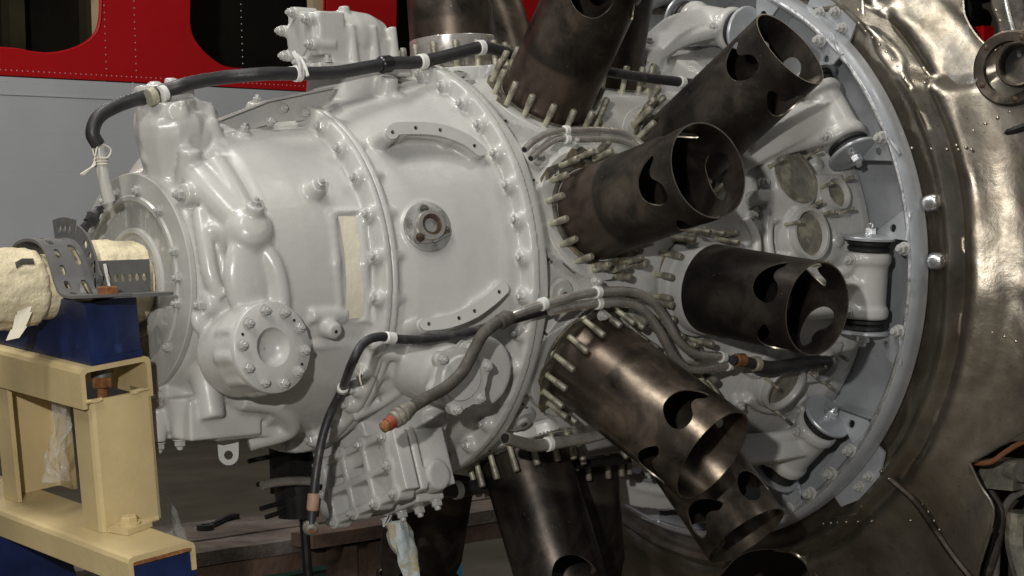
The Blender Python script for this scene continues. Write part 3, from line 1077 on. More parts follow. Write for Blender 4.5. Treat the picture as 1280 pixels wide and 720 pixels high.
# ------------------------------------------------------------------ crankcase with flats for the barrels
BAR = [  # base (s, phi) on R .349, tip (s, phi) on R .613, window azimuth, (bronze, roughness, band), label
    ('front', (-.105, 14.6), (-.12, 13.6), 182, (.16, .36, 1.0), 'dark brown steel barrel with rust ringed base and heart shaped cutout, pointing just above level'),
    ('front', (-.112, -25.3), (-.067, -28.4), 122, (.70, .22, .8), 'coppery polished steel barrel pointing down past the twin steel pipes'),
    ('rear', (.107, -6.2), (.105, -6.86), 144, (.03, .42, .0), 'soot black steel barrel pointing level in front of the round case ports'),
    ('rear', (.128, 32.4), (0.173, 34.21), 172, (.05, .38, .0), 'black steel barrel pointing steeply up in front of the upper mount arm'),
    ('rear', (.122, -46.3), (0.140, -47.61), 84, (.62, .24, .5), 'bright rimmed steel barrel lowest on the mount ring side, tucked behind the coppery barrel'),
    ('front', (-.085, 54.6), (-.09, 53.4), 220, (.22, .30, 1.0), 'large brown stained steel barrel rising out of the picture top beside the thin twin tubes'),
    ('front', (-.098, -67.2), (-.1, -66.9), 112, (.10, .24, .0), 'glossy black steel barrel hanging down beside the bolted pump'),
    ('front', (-.1, 93.), (-.1, 93.2), 20, (.45, .27, .9), 'brown steel barrel with bright base band standing behind the governor'),
    ('rear', (.126, 73.), (.126, 73.2), 40, (.06, .36, .0), 'dark steel barrel mostly hidden behind the large brown one at the top'),
    ('rear', (.126, 113.), (.126, 113.2), 40, (.55, .24, .2), 'shiny grey steel barrel slanting up at the far side of the engine top'),
    ('rear', (.126, -87.), (.126, -86.8), 40, (.04, .34, .0), 'dark steel barrel hanging straight down behind the glossy black one'),
    ('front', (-.1, -107.), (-.1, -106.8), 40, (.04, .42, .0), 'matt black steel barrel hanging on the far side behind the pump'),
]
FP = [13.2 + 40 * k for k in range(9)]
RP = [33.2 + 40 * k for k in range(9)]


def poly_r(ph, faces, ap):
    d = min(abs((ph - a + 180) % 360 - 180) for a in faces)
    return ap / math.cos(R_(d))


def crank_r(s, ph):
    w = sstep(-.03, .05, s)
    r = poly_r(ph, FP, .337) * (1 - w) + poly_r(ph, RP, .337) * w
    k = sstep(-.236, -.205, s)
    r = .351 * (1 - k) + r * k
    # three-cornered pockets between the front flats
    dd = min((abs((ph - a + 180) % 360 - 180), a) for a in RP)
    if s > -.245 and s < -.08:
        half = 12.5 * max(0, 1 - ((s + .226) / .105)) ** .75
        e = sstep(half, half - 1.6, dd[0]) * sstep(-.229, -.221, s)
        r -= .022 * e * (1 if half > 1.6 else half / 1.6)
    e2 = sstep(.205, .26, s)
    r = r * (1 - e2) + .372 * e2
    return r


mb = MB()
ns, na = 120, 560
a0, a1 = -180, 180
s0, s1 = -.247, .30
vs_ = []
for i in range(ns + 1):
    s = s0 + (s1 - s0) * i / ns
    for j in range(na + 1):
        ph = a0 + (a1 - a0) * j / na
        vs_.append(P(s, crank_r(s, ph), ph))
mb.add(vs_, [(i * (na + 1) + j, i * (na + 1) + j + 1, (i + 1) * (na + 1) + j + 1, (i + 1) * (na + 1) + j) for i in range(ns) for j in range(na)])
mb.lathe((0, 0, 0), (1, 0, 0), [(-.246, .2), (.3, .2)], 40, caps=False)
crank = mb.build('crankcase', M['paint'], eng, 40)

# bosses in the pockets
for k, a in enumerate(RP):
    if -100 < ((a + 180) % 360 - 180) < 115:
        mb = MB()
        b = P(-.185, .325, a)
        mb.lathe(b, RAD(a), [(-.02, .030), (.010, .026), (.013, .022)], 24)
        mb.lathe(b + RAD(a) * .013, RAD(a), [(0, .0115), (.006, .0115), (.006, .006)], 14)
        mb.build('pocket_boss', M['paint2'], eng)
        mb = MB()
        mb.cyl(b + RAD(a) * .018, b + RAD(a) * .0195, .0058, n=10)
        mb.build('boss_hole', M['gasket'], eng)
for a in FP:
    for d in (-10.5, 10.5):
        if -100 < ((a + d + 180) % 360 - 180) < 115:
            mb = MB()
            mb.cyl(P(-.225, .3495, a + d), P(-.225, .3512, a + d), .0025, n=8)
            mb.build('dowel_hole', M['black'], eng)

# barrel windows: a rounded half-heart
WIN = smooth_poly([(-32, .002), (-23, -.014), (-9, -.027), (6, -.031), (19, -.027), (28, -.012), (31, .005), (26, .021), (14, .024), (5, .017), (-3, .003), (-13, .001), (-23, .008)], 3)
BR = .0745


def barrel_mesh(name, win0, L, BR=BR, skip=9):
    k = BR * math.pi / 180
    holes = [[((45 + 90 * i + a) * k, .216 + z) for a, z in WIN] for i in range(4) if i != skip]

    def fm(u, v):
        a = R_(u / k + win0 + 45 - 90)
        r = BR
        r *= 1 + .012 * sstep(.012, 0, v)
        return V((r * math.cos(a), r * math.sin(a), v))
    return holes, fm, k


BARS = []
for i, (row, b, e, win, colr, label) in enumerate(BAR):
    pb, pe = P(b[0], .349, b[1]), P(e[0], .613, e[1])
    zz = (pe - pb).normalized()
    L = (pe - pb).length
    holes, fm, k = barrel_mesh('barrel', win, L, .081 if i == 1 else BR, 2 if i == 1 else 9)
    o = sheet('steel_barrel', 0, 360 * k, (.036 if i == 2 else -.012), L, 90, 14, holes, fm, M['burnt'], None, .0024, merge=1e-5, smooth=40, rim=M['edge'])
    x, y, z = basis(zz, (1, 0, 0))
    m = Matrix((x, y, z)).transposed().to_4x4()
    m.translation = pb
    o.matrix_world = m
    o.color = (*colr, 1)
    tag(o, label, 'barrel', 'steel barrels standing on the crankcase flats')
    BARS.append((pb, x, y, z, row, b))
    if i == 7:      # bare scraped band round the foot of this one
        mb = MB()
        mb.lathe((0, 0, 0), (0, 0, 1), [(-.012, .0748), (-.011, .0754), (.047, .0754), (.048, .0748)], 60, caps=False)
        bb_ = mb.build('base_band', M['tube'])
        bb_.parent = o
    # seat pad on the crankcase, bore, gasket, studs
    mb = MB()
    zr = RAD(b[1])
    fo = P(b[0], .329, b[1])
    mb.lathe(fo, zr, [(-.03, .112), (.006, .110), (.008, .108), (.008, .078), (-.02, .078)], 40, caps=False)
    mb.build('barrel_seat', M['paint'], eng, 40)
    mb = MB()
    mb.lathe(fo, zr, [(-.02, .0775), (.010, .0775), (.0115, .083), (.009, .087)], 40, caps=False)
    mb.build('seal_ring', M['gasket'], eng)
    if i == 2:
        mb = MB()
        mb.lathe(pb, z, [(-.02, .084), (.010, .083), (.014, .0775), (.034, .0775), (.038, .0755), (.038, .070)], 44, caps=False)
        mb.build('barrel_collar', M['paint2'], eng, 40)
    if i in (0, 1, 5):
        mb = MB()
        n = 32
        ol = [((.112 if j % 4 < 2 else .101) * (1 + .06 * noise.noise(V((j * .9, i * 3, 0)))) * math.cos(R_(360 / n * j)), (.112 if j % 4 < 2 else .101) * (1 + .06 * noise.noise(V((j * .9, i * 3, 5)))) * math.sin(R_(360 / n * j))) for j in range(n)]
        ol = ol if i != 5 else [(a * .93, c * .93) for a, c in ol]
        sheet('torn_gasket', -.12, .12, -.12, .12, 12, 12, [ell(0, 0, .080, .080, 30)], lambda a, c, fo=fo, x=x, y=y, z=z: fo + x * a + y * c + z * (.0105 + .003 * noise.noise(V((a * 40, c * 40, 1)))), M['gasket'], eng, .0015, outline=ol)
    for j in range(16):
        a = R_(22.5 * j + 8)
        q = fo + (x * math.cos(a) + y * math.sin(a)) * .0945 + z * .006
        to_cam = (V((-2.29, -2.65, .05)) - q).normalized()
        if z.dot(to_cam) < -.25:
            continue
        tilt = (z + x * random.uniform(-.03, .03) + y * random.uniform(-.03, .03)).normalized()
        inst('stud', STUD, q, tilt, eng, spin=random.random() * 6)

# capped studs in pairs between the barrels
for (s, ph) in [(-0.1286, 0.6218), (-0.0533, -7.7586), (-0.0209, -14.9140), (0.0138, -9.9418), (-0.0788, -14.8521), (-0.0407, -13.6542), (-0.0010, -20.4882), (0.1301, -28.1466), (0.1094, -22.9994), (0.1674, -31.4630), (0.0671, 6.5219), (0.1733, 7.0070), (0.2353, 13.1253), (-0.0831, -2.3218), (-0.0470, 0.6263), (-0.0214, 29.5597), (-0.0637, 32.0715), (0.1378, 52.0240), (0.0766, 43.8403), (0.1144, 39.3016)]:
    a = RAD(ph)
    inst('stud', CAPSTUD, P(s, .337, ph), (a + V((random.uniform(-.08, .08), 0, random.uniform(-.06, .06)))).normalized(), eng, spin=random.random() * 6)

# ------------------------------------------------------------------ governor on top of the front case
gc = V((-0.3673, -0.0300, 0.3804))
mb = MB()
gc.x -= .012
gx0, gx1 = gc.x - .080, gc.x + .10
mb.lathe((gx0 + .02, -.03, gc.z), (1, 0, 0), [(0, .036), (.025, .043), (.075, .048), (.11, .045), (.138, .034), (.150, .012)], 36)
mb.box((gc.x + .018, -.03, gc.z - .026), (.13, .088, .05))
mb.box((gc.x + .012, -.03, gc.z - .052), (.185, .11, .018))
mb.box((gc.x - .045, -.03, gc.z + .004), (.05, .088, .07))
mb.cyl((gc.x + .02, -.03, gc.z - .09), (gc.x + .02, -.03, gc.z - .045), .064, .058, 40)
hexo = []
for kk in range(6):
    a = R_(60 * kk + 20)
    hexo.append((.043 * math.cos(a), .043 * math.sin(a)))
mb.prism(hexo, (gx0, -.03, gc.z), (0, 1, 0), (0, 0, 1), (1, 0, 0), .002, .03)
for kk in range(6):
    a = R_(60 * kk + 20)
    mb.cyl((gx0 - .006, -.03 + .041 * math.cos(a), gc.z + .041 * math.sin(a)), (gx0 + .04, -.03 + .041 * math.cos(a), gc.z + .041 * math.sin(a)), .0095, .0095, 12)
for xx in (-.005, .038, .078):
    mb.cyl((gc.x + xx, -.075, gc.z - .05), (gc.x + xx, -.070, gc.z + .02), .009, .007, 12)
mb.cyl((gc.x + .0, -.06, gc.z - .04), (gc.x + .0, -.045, gc.z + .052), .012, .009, 14)
gov = cast('governor', mb, M['paint'], eng, .0026, 4)
for kk in range(6):
    a = R_(60 * kk + 20)
    inst('bolt', SMALLNUT, (gx0 - .006, -.03 + .041 * math.cos(a), gc.z + .041 * math.sin(a)), FX, gov)
mb = MB()
mb.prism([(a * .8, b * .8) for a, b in hexo], (gx0, -.03, gc.z), (0, 1, 0), (0, 0, 1), (1, 0, 0), -.0015, .006)
mb.build('end_cap', M['paint2'], gov, 0)
for q in ((gc.x + .097, -.072, gc.z - .043), (gc.x + .058, -.078, gc.z - .043), (gc.x + -.06, -.078, gc.z - .043)):
    inst('bolt', SMALLNUT, q, (0, 0, 1), gov)

# ------------------------------------------------------------------ ribbed pump below
pr, pt_ = RAD(-70.7), TAN(-70.7)
# corners on the front plane: tl, tr, br, bl
q4 = [V(p) for p in [(-0.4500, -0.0647, -0.2933), (-0.4500, -0.2470, -0.2313), (-0.4500, -0.2694, -0.3394), (-0.4500, -0.0989, -0.3811)]]
px_ = (q4[1] - q4[0]).normalized()
py_ = ((q4[0] - q4[3]).normalized() - px_ * ((q4[0] - q4[3]).normalized().dot(px_))).normalized()
pc = sum(q4, V()) / 4
PW, PH = (q4[1] - q4[0]).length, (q4[0] - q4[3]).length
ux = V((1, 0, 0))
mb = MB()
mb.box(pc + ux * .052, (PW * .97, PH * .97, .075), (px_, py_, ux))
mb.box(pc + ux * .022, (PW * 1.06, PH * 1.06, .014), (px_, py_, ux))
mb.box(pc + ux * .070 + py_ * .05, (PW * .7, PH * .7, .09), (px_, py_, ux))
mb.cyl(pc + ux * .052 + px_ * PW * .40 - py_ * PH * .28, pc + ux * .056 + px_ * PW * .53 - py_ * PH * .32, .027, .024, 24, .002)
mb.box(pc + ux * .055 - py_ * PH * .55 + px_ * .02, (PW * .5, PH * .22, .055), (px_, py_, ux))
pump = cast('pump_body', mb, M['paint'], eng, .0028, 5)
PB_ = ((-.5, .48), (-.2, .50), (.10, .50), (.42, .46), (-.52, -.02), (.40, -.02), (-.5, -.5), (-.2, -.5), (.12, -.5), (.40, -.48))
mb = MB()      # raised ribs on the front face
for t in (-.5, -.2, .1, .40):
    mb.box(pc + px_ * PW * t - ux * .001, (.0125 if t > -.4 else .016, PH, .034), (px_, py_, ux))
for t in (-.5, -.02, .5):
    mb.box(pc + py_ * PH * t - px_ * PW * .05 - ux * .001, (PW * .9, .0125, .034), (px_, py_, ux))
mb.box(pc + px_ * PW * .47 - ux * .0035, (PW * .16, PH * .99, .026), (px_, py_, ux))
for a, b in PB_:
    mb.cyl(pc + px_ * PW * a + py_ * PH * b + ux * .01, pc + px_ * PW * a + py_ * PH * b - ux * .019, .0135, .012, 14)
cast('pump_ribs', mb, M['paint'], eng, .0022, 3)
for a, b in PB_:
    inst('bolt', SMALLNUT, pc + px_ * PW * a + py_ * PH * b - ux * .0195, FX, pump, spin=random.random() * 3)
for a in (-.22, .0, .10, .34):
    inst('bolt', NUT, pc + px_ * PW * a - py_ * PH * .66 + ux * (.045 + .02 * (a > .05)), -py_, pump)
mb = MB()
mb.tube([pc - py_ * PH * .60 - px_ * PW * .1 + ux * .04 + V(p) for p in ((0, 0, 0), (-.012, 0, -.012), (-.016, 0, -.022), (-.008, 0, -.016), (.004, 0, -.002))], .0009, 5, 5)
mb.build('locking_wire', M['clamp'], pump)

# dark accessory hanging on the far side below the nose
aux = MB()
ac0 = V((-0.3989, 0.1000, -0.3291))
aux.box(ac0 + V((0, 0, .02)), (.07, .06, .11))
aux.cyl(ac0 + V((.0, 0, -.01)), ac0 + V((.0, 0, -.075)), .042, .034, 24)
aux.cyl(ac0 + V((.02, -.03, .055)), ac0 + V((.02, -.034, .0)), .022, n=16)
for dz, L in ((-.005, .06), (.035, .075), (-.045, .055), (-.06, .045)):
    aux.cyl(ac0 + V((-.03, -.01, dz)), ac0 + V((-.03 - L, -.015, dz - .006)), .0042, n=8)
aux.cyl(ac0 + V((.01, 0, -.07)), ac0 + V((.03, 0, -.50)), .008, n=10)
aux.build('oil_strainer', M['blackmetal'], eng)
mb = MB()
mb.tube([V(p) for p in [(-0.5028, 0.0500, -0.3374), (-0.4763, 0.0500, -0.3349), (-0.4338, 0.0500, -0.3366), (-0.3924, 0.0500, -0.3422)]], .0075, 12)
mb.build('drain_pipe', M['tube'], eng)
mb = MB()
mb.cyl(ac0 + V((.055, -.02, -.05)), ac0 + V((.066, -.05, -.055)), .033, .036, 24)
mb.build('strainer_cover', M['paint2'], eng)

# ------------------------------------------------------------------ supercharger case behind the rear row
PHIMAP = dict(zip([(950,190),(975,176),(1005,172),(968,255),(962,290),(966,330),(1030,205),(1050,215),(1072,262),(1020,330),(1045,322),(1068,300),(935,270),(948,300),(946,330),(935,500),(955,512),(985,516),(1010,470),(1040,480),(1060,440),(990,430),(1010,440),(1050,410),(962,212),(950,246),(1020,205),(1058,330),(1012,335),(985,325),(948,345),(1045,300),(960,445),(1000,500),(1045,500)], [(0.2736, 28.4040), (0.3391, 31.8564), (0.4074, 32.9852), (0.2673, 14.1942), (0.2434, 7.1440), (0.2461, -0.8106), (0.4284, 24.9972), (0.4637, 22.6931), (0.4840, 12.3351), (0.3574, -1.3122), (0.4108, 0.0821), (0.4634, 4.4085), (0.1955, 11.2769), (0.2132, 5.2490), (0.2059, -0.6296), (0.2662, -38.0094), (0.3273, -42.2682), (0.4036, -44.7381), (0.3980, -32.0153), (0.4786, -35.5939), (0.4835, -25.6743), (0.3218, -21.8811), (0.3717, -24.5957), (0.4413, -18.5179), (0.2803, 23.3924), (0.2352, 16.1083), (0.4069, 24.9870), (0.4389, -1.6796), (0.3406, -2.2454), (0.2849, 0.0121), (0.2100, -3.6004), (0.4135, 4.5750), (0.2680, -24.7071), (0.4127, -40.1625), (0.5198, -41.7745)]))
mb = MB()
mb.lathe((0, 0, 0), (1, 0, 0), [(.25, .001), (.25, .370), (.275, .380), (.36, .388), (.42, .396), (.455, .405), (.480, .405), (.503, .400), (.505, .36), (.505, .001)], 140)
PORTS = [([(0.3210, 20.3733)][0], .046, 'cap'), ([(0.3215, 6.0584)][0], .041, 'open'), ([(0.4076, 15.6890)][0], .027, 'open'),
         ([(0.3138, -32.1712)][0], .041, 'open'), ([(0.4032, -26.9723)][0], .025, 'open'), ([(0.2676, 48.1244)][0], .040, 'open'), ((.42, 52.), .026, 'open')]
for (s, ph), r, kind in PORTS:
    if r > .03:
        mb.cyl(P(s, .36, ph), P(s, .408, ph), r * 1.35, r * 1.18, 30)
    else:
        mb.box(P(s, .39, ph), (.075, .075, .04), (V((1, 0, 0)), TAN(ph), RAD(ph)))
for a in range(-100, 116, 10):
    mb.cyl(P(.258, .372, a), P(.258, .388, a), .012, .010, 12)
for s, ph, L in ((.30, 27, .03), (.27, 12, .02), (.285, -18, .03), (.275, -28, .03), (.30, 45, .03), (.27, 58, .03)):
    mb.cyl(P(s, .36, ph), P(s, .39 + L * .4, ph), .024, .017, 16)
    mb.box(P(s, .385, ph + 3), (.05, .04, .03), (V((1, 0, 0)), TAN(ph), RAD(ph)))
for pp in ([(950,190),(975,176),(1005,172)], [(968,255),(962,290),(966,330)], [(1030,205),(1050,215),(1072,262)], [(1020,330),(1045,322),(1068,300)], [(935,270),(948,300),(946,330)], [(935,500),(955,512),(985,516)], [(1010,470),(1040,480),(1060,440)], [(990,430),(1010,440),(1050,410)]):
    mb.tube([P(s_, .388, a_) for s_, a_ in [PHIMAP[q] for q in pp]], .009, 8, 4)
for q in ((962,212), (950,246), (1020,205), (1058,330), (1012,335), (985,325), (948,345), (1045,300), (960,445), (1000,500), (1045,500)):
    s_, a_ = PHIMAP[q]
    mb.cyl(P(s_, .37, a_), P(s_, .402, a_), .016, .012, 14)
# mount arms: knee from the case out to a sleeve lying along the ring
ARMS = [(-6.2, .43, .445), (33.5, .43, .45), (77.5, .43, .445), (-49.5, .43, .44), (-92, .43, .445)]
for a, s, r in ARMS:
    ts = TAN(a)
    c = P(s, r, a)
    mb.cyl(c - ts * .052, c + ts * .052, .036, .036, 28, .004)
    mb.cyl(c - ts * .058, c - ts * .036, .041, .041, 28, .004)
    mb.cyl(c + ts * .036, c + ts * .058, .041, .041, 28, .004)
    for e in (-.045, .045):
        mb.cyl(c + ts * e - V((.045, 0, 0)), c + ts * e + V((.05, 0, 0)), .0125, .0125, 12)
    if a > -20 and a < 0:
        pts = [P(.30, .385, a), P(.37, .41, a), c]
    else:
        pts = [P(.235, .385, a - 5), P(.30, .425, a - 3), P(.38, .440, a), c]
    mb.tube(pts, .034, 4, 5)
    d = RAD(a)
    for e in (-1, 1):
        mb.tube([P(.235, .385, a - 5) + ts * e * .02, P(.31, .42, a - 3) + ts * e * .025, c + ts * e * .042], .012, 10, 5)
    mb.cyl(P(.235, .36, a - 5), P(.235, .405, a - 5), .034, .028, 20, .003)
rear = cast('supercharger_case', mb, M['paint'], eng, .0034, 4)
for a, s, r in ARMS:
    c = P(s, r, a)
    for e in (-.045, .045):
        inst('bolt', NUT, c + TAN(a) * e - V((.045, 0, 0)), FX, rear)
    inst('bolt', NUT, P(.235, .4045, a - 5), RAD(a), rear)
for (s, ph), r, kind in PORTS:
    d = RAD(ph)
    mb = MB()
    if kind == 'cap':
        mb.lathe(P(s, .4085, ph), d, [(0, r * 1.08), (.004, r * 1.06), (.004, r * .92), (.001, r * .9), (.0015, .001)], 36, caps=False)
        mb.build('port_cap', M['dirtyport'], rear)
    else:
        hh = .408 if r > .03 else .4105
        mb.lathe(P(s, hh, ph), d, [(-.008, r * 1.16), (.010, r * 1.12), (.0115, r * 1.10), (.0115, r * .97), (.010, r * .94), (.0, r * .92)], 36, caps=False)
        mb.build('port_rim', M['paint2'], rear)
        mb = MB()
        mb.lathe(P(s, hh, ph), d, [(-.002, r * .95), (.0005, r * .92), (.0012, .001)], 30, caps=False)
        mb.build('port_plug', M['dirtyport'], rear)
    for k in range(3):
        a = R_(120 * k + 40)
        q = P(s, .405, ph) + (V((1, 0, 0)) * math.cos(a) + TAN(ph) * math.sin(a)) * (r * 1.28)
        inst('stud', STUD, q, d, eng).scale = (.62, .62, .72)
for (s, ph) in [(0.4075, 36.1461), (0.2854, 26.0976), (0.3462, 28.4827), (0.3828, 29.7207), (0.2056, 11.2591), (0.2539, 19.4619), (0.4430, -1.6973), (0.1842, -0.5319), (0.4477, -40.6707), (0.4311, -22.8881)]:
    inst('bolt', NUT, P(s, .388, ph), RAD(ph), rear, spin=random.random() * 3)
for a in range(-100, 116, 10):
    inst('bolt', SMALLNUT, P(.258, .388, a), RAD(a), rear)

# ------------------------------------------------------------------ engine mount ring
ring = thing('engine_mount_ring', 'silver grey welded steel ring bolted round the rear of the engine by rubber mounts', 'mount ring', (.5, 0, -.53))
mb = MB()
mb.lathe((0, 0, 0), (1, 0, 0), [(.515, .375), (.512, .374), (.508, .376), (.506, .500), (.502, .506), (.47, .508), (.455, .512), (.448, .519), (.449, .527), (.456, .533), (.466, .535), (.484, .535), (.486, .532), (.490, .525), (.515, .520), (.515, .45)], 220, 0, 360, (0, -1, 0), False)
mb.build('ring_channel', M['ring'], ring, 40)
mb = MB()      # edge bead in brighter steel, putting the rim's highlight line into the colour
mb.tube([P(.452, .5215, a) for a in range(-178, 183, 4)], .0055, 8, 2)
mb.build('rim_bead', M['bright'], ring)
for a in (-64, -57, -50, -43, 0, -16, 22, 47, 74, 92, 104):
    inst('bolt', NUT, P(.4475, .514, a + 1.5), FX, ring, spin=random.random() * 3).scale = (1.15, 1.15, 1.3)
for a in (9.5, -1.0):      # welded nut blocks on the outer face
    mb = MB()
    c = P(.49, .54, a)
    mb.lathe(c, RAD(a), [(0, .015), (.014, .0145), (.022, .010), (.024, .004)], 18)
    mb.box(c + V((.016, 0, 0)) + RAD(a) * .006, (.03, .028, .012), (V((1, 0, 0)), TAN(a), RAD(a)))
    mb.build('nut_block', M['bright'], ring)
# rubber mounts: washers, rubber discs and the welded bracket that carries each
for a, s, r in ARMS:
    ts, rd = TAN(a), RAD(a)
    c = P(s, r, a)
    for e in (-1, 1):
        mb = MB()
        mb.lathe(c + ts * e * .058, ts * e, [(0, .030), (.002, .036), (.007, .037), (.010, .033), (.013, .037), (.018, .038), (.020, .034)], 32)
        mb.build('rubber_pad', M['rubberpad'], ring)
        mb = MB()
        w0 = c + ts * e * .078
        mb.lathe(w0, ts * e, [(0, .040), (.001, .046), (.005, .0465), (.007, .045), (.010, .022), (.011, .001)], 40)
        mb.build('mount_washer', M['ring'], ring)
        q = inst('bolt', NUT.copy(), w0 + ts * e * .009, ts * e, ring)
        q.scale = (1.25, 1.25, 1.3)
        q.data.materials[0] = M['bright']
        # welded bracket: front plate with a hole, a sloping cheek, weld along the rim
        XH = V((1, 0, 0))
        ol = [(-.016, .083), (.066, .083), (.066, .132), (.050, .132)]
        o2 = V((.455, c.y, c.z))
        fm = lambda u, v, o2=o2, rd=rd, ts=ts, e=e: o2 + rd * u + ts * e * v + V((.10 * (v - .083) - .10 * (u - .02), 0, 0))
        sheet('mount_bracket', -.02, .07, .08, .135, 10, 7, [ell(.034, .101, .0072, .0072, 12)], fm, M['ring'], ring, .004, outline=ol)
        mb = MB()
        p0, p1 = fm(-.016, .083), fm(.050, .132)
        mb.add([p0, p1, V((.505, p1.y, p1.z)), V((.505, p0.y, p0.z))], [(0, 1, 2, 3)])
        p2 = fm(.050, .1335)
        mb.add([p0 + ts * e * .003, p1 + ts * e * .003, V((.505, p1.y, p1.z)) + ts * e * .003, V((.505, p0.y, p0.z)) + ts * e * .003], [(0, 1, 2, 3)])
        mb.build('bracket_cheek', M['ring'], ring)
        mb = MB()
        mb.tube([fm(.067, t) - XH * .002 for t in (.083, .095, .108, .12, .132)], .0040, 8, 4, jit=.3)
        mb.build('weld_bead', M['ring'], ring)
# gusset plate with bolts at the lower side
mb = MB()
mb.prism([(-.06, -.045), (.075, -.055), (.085, .02), (.02, .06), (-.06, .03)], P(.494, .522, -48), TAN(-48), RAD(-48), V((-1, 0, 0)), 0, .005)
mb.build('gusset_plate', M['ring'], ring, 0)
mb = MB()
mb.prism([(-.06, -.03), (.06, -.04), (.07, .04), (-.05, .03)], P(.494, .535, 52), TAN(52), RAD(52), V((-1, 0, 0)), 0, .005)
gp = mb.build('gusset_plate', M['ring'], ring, 0)
for a, b, ph in ((-.03, .0, -48), (.0, .03, -48), (.05, -.01, -48), (.03, .03, -48), (.0, .02, 52), (.03, .0, 52), (-.03, .005, 52)):
    inst('bolt', NUT, P(.4885, .522 if ph < 0 else .535, ph) + TAN(ph) * a + RAD(ph) * b, FX, ring)

# ------------------------------------------------------------------ heat-browned cowl diaphragm
cowl = thing('cowl_diaphragm', 'heat browned dented sheet metal cowl bulkhead with rivet seams surrounding the mount ring', 'cowling', (.6, 0, -.9))
CP = [(.506, .523), (.502, .545), (.498, .562), (.491, .572), (.485, .578), (.495, .586), (.510, .594), (.508, .603), (.506, .612), (.512, .624), (.524, .640), (.537, .657), (.548, .675), (.558, .700), (.568, .735), (.580, .780), (.592, .84), (.602, .92), (.615, 1.05), (.63, 1.2)]
CR = [r for s, r in CP]


def cowl_s(r):
    for k in range(len(CP) - 1):
        if CP[k][1] <= r <= CP[k + 1][1]:
            t = (r - CP[k][1]) / (CP[k + 1][1] - CP[k][1])
            return CP[k][0] + (CP[k + 1][0] - CP[k][0]) * t
    return CP[0][0] if r < CP[0][1] else CP[-1][0]


def cpt(r, a, lift=0):
    q = V((math.cos(R_(a)) * 2.6, math.sin(R_(a)) * 2.6, r * 9))
    s = cowl_s(r) + .004 * noise.noise(q) + .0016 * noise.noise(q * 3.1) + .0007 * noise.noise(q * 8) - .0020 * max(0, .16 - abs(noise.noise(q * 1.7 + V((3, 1, 2))))) / .16
    rr = r + .003 * noise.noise(q * 2.3 + V((5, 5, 5)))
    # dished recess for the removed panel, upper right
    d = max(0, min(1, 1.25 - math.hypot((a - 38) / 10.5, (r - .69) / .11)))
    d = sstep(0, .26, d)
    s += .024 * d
    return P(s - lift, rr, a)


# unwrap: u = angle, v = index along the profile radius (clustered at the bead)
def vr(v):
    return .523 + .727 * (v ** 1.6)


def rv(r):
    return max(0, (r - .523) / .727) ** (1 / 1.6)


AN = lambda pts: pts
hole1 = [(a, rv(r)) for r, a in [(0.7046, 38.6508), (0.6935, 36.6981), (0.6892, 33.9983), (0.6946, 31.2166), (0.7062, 29.5996), (0.7193, 30.4714), (0.7322, 32.6679), (0.7373, 35.0994), (0.7491, 37.4139), (0.7199, 39.6294)]]
hole2 = [(a, rv(r)) for r, a in [(0.6709, -32.3971), (0.7020, -34.6182), (0.7400, -36.2172), (0.7597, -39.7974), (0.7754, -43.4796), (0.8030, -46.7418), (0.8792, -40.6825), (0.7569, -24.4533), (0.7128, -26.7419), (0.6885, -29.7455)]]
hole3 = [(a, rv(r)) for r, a in [(0.6049, -88.7491), (0.5703, -82.9089), (0.5618, -76.9498), (0.5814, -69.4726), (0.6104, -68.1460), (0.6474, -69.6717), (0.6416, -91.3472)]]
US = .02


def cmap(u, v):
    return cpt(vr(v), u / US)


hs = [[(a * US, v) for a, v in h] for h in (hole1, hole2, hole3)]
skin = sheet('diaphragm_skin', -126 * US, 112 * US, 0, 1, 210, 84, hs, cmap, M['cowl'], cowl, .003, smooth=60)
for h in (hole1, hole2, hole3):
    mb = MB()
    pts = [cpt(vr(v), a, .001) for a, v in h]
    mb.tube(pts + [pts[0]], .0028, 6, 3)
    mb.build('hole_edge', M['cowl'], cowl)


def seam(pts, w, h, name, mat):
    m_ = MB()
    m_.tube([cpt(r, a, h) for r, a in pts], w, 8, 4)
    return m_.build(name, mat, cowl)


SE1 = [(0.5490, -43.0518), (0.5887, -42.1307), (0.6351, -42.6048), (0.6873, -44.7857), (0.7384, -45.9038), (0.7831, -46.4068)]
seam(SE1, .0075, .003, 'seam_rib', M['burnt']).color = (.12, .42, 0, 1)
SE2 = [(0.5980, 49.5351), (0.5845, 46.1126), (0.5798, 42.3539), (0.5804, 38.3739), (0.5844, 34.7696), (0.5912, 31.7457), (0.6115, 29.7412), (0.6300, 28.9322)]
seam(SE2, .003, .0, 'panel_edge', M['cowl'])
SE3 = [(0.5230, 108.9810), (0.5485, 54.1538), (0.5884, 54.0065)]
seam(SE3, .0075, .004, 'seam_gap', M['gasket'])
SE4 = [(0.7624, 34.5690), (0.7520, 31.8943), (0.7444, 28.8641), (0.7505, 26.3616)]
seam(SE4, .004, .006, 'edge_wire', M['bright'])
SE5 = [(0.7854, -34.2843), (0.7347, -31.8797), (0.7577, -38.7687), (0.7669, -42.6014), (0.7812, -46.2410)]
seam(SE5[2:], .003, .001, 'lower_edge', M['cowl'])
SE6 = [(0.5392, -59.7912), (0.5546, -58.1412), (0.5774, -53.6771), (0.5841, -51.4695), (0.5803, -49.9305), (0.5595, -52.1829)]
seam(SE6, .0022, .001, 'pressed_bead', M['cowl'])
mb = MB()


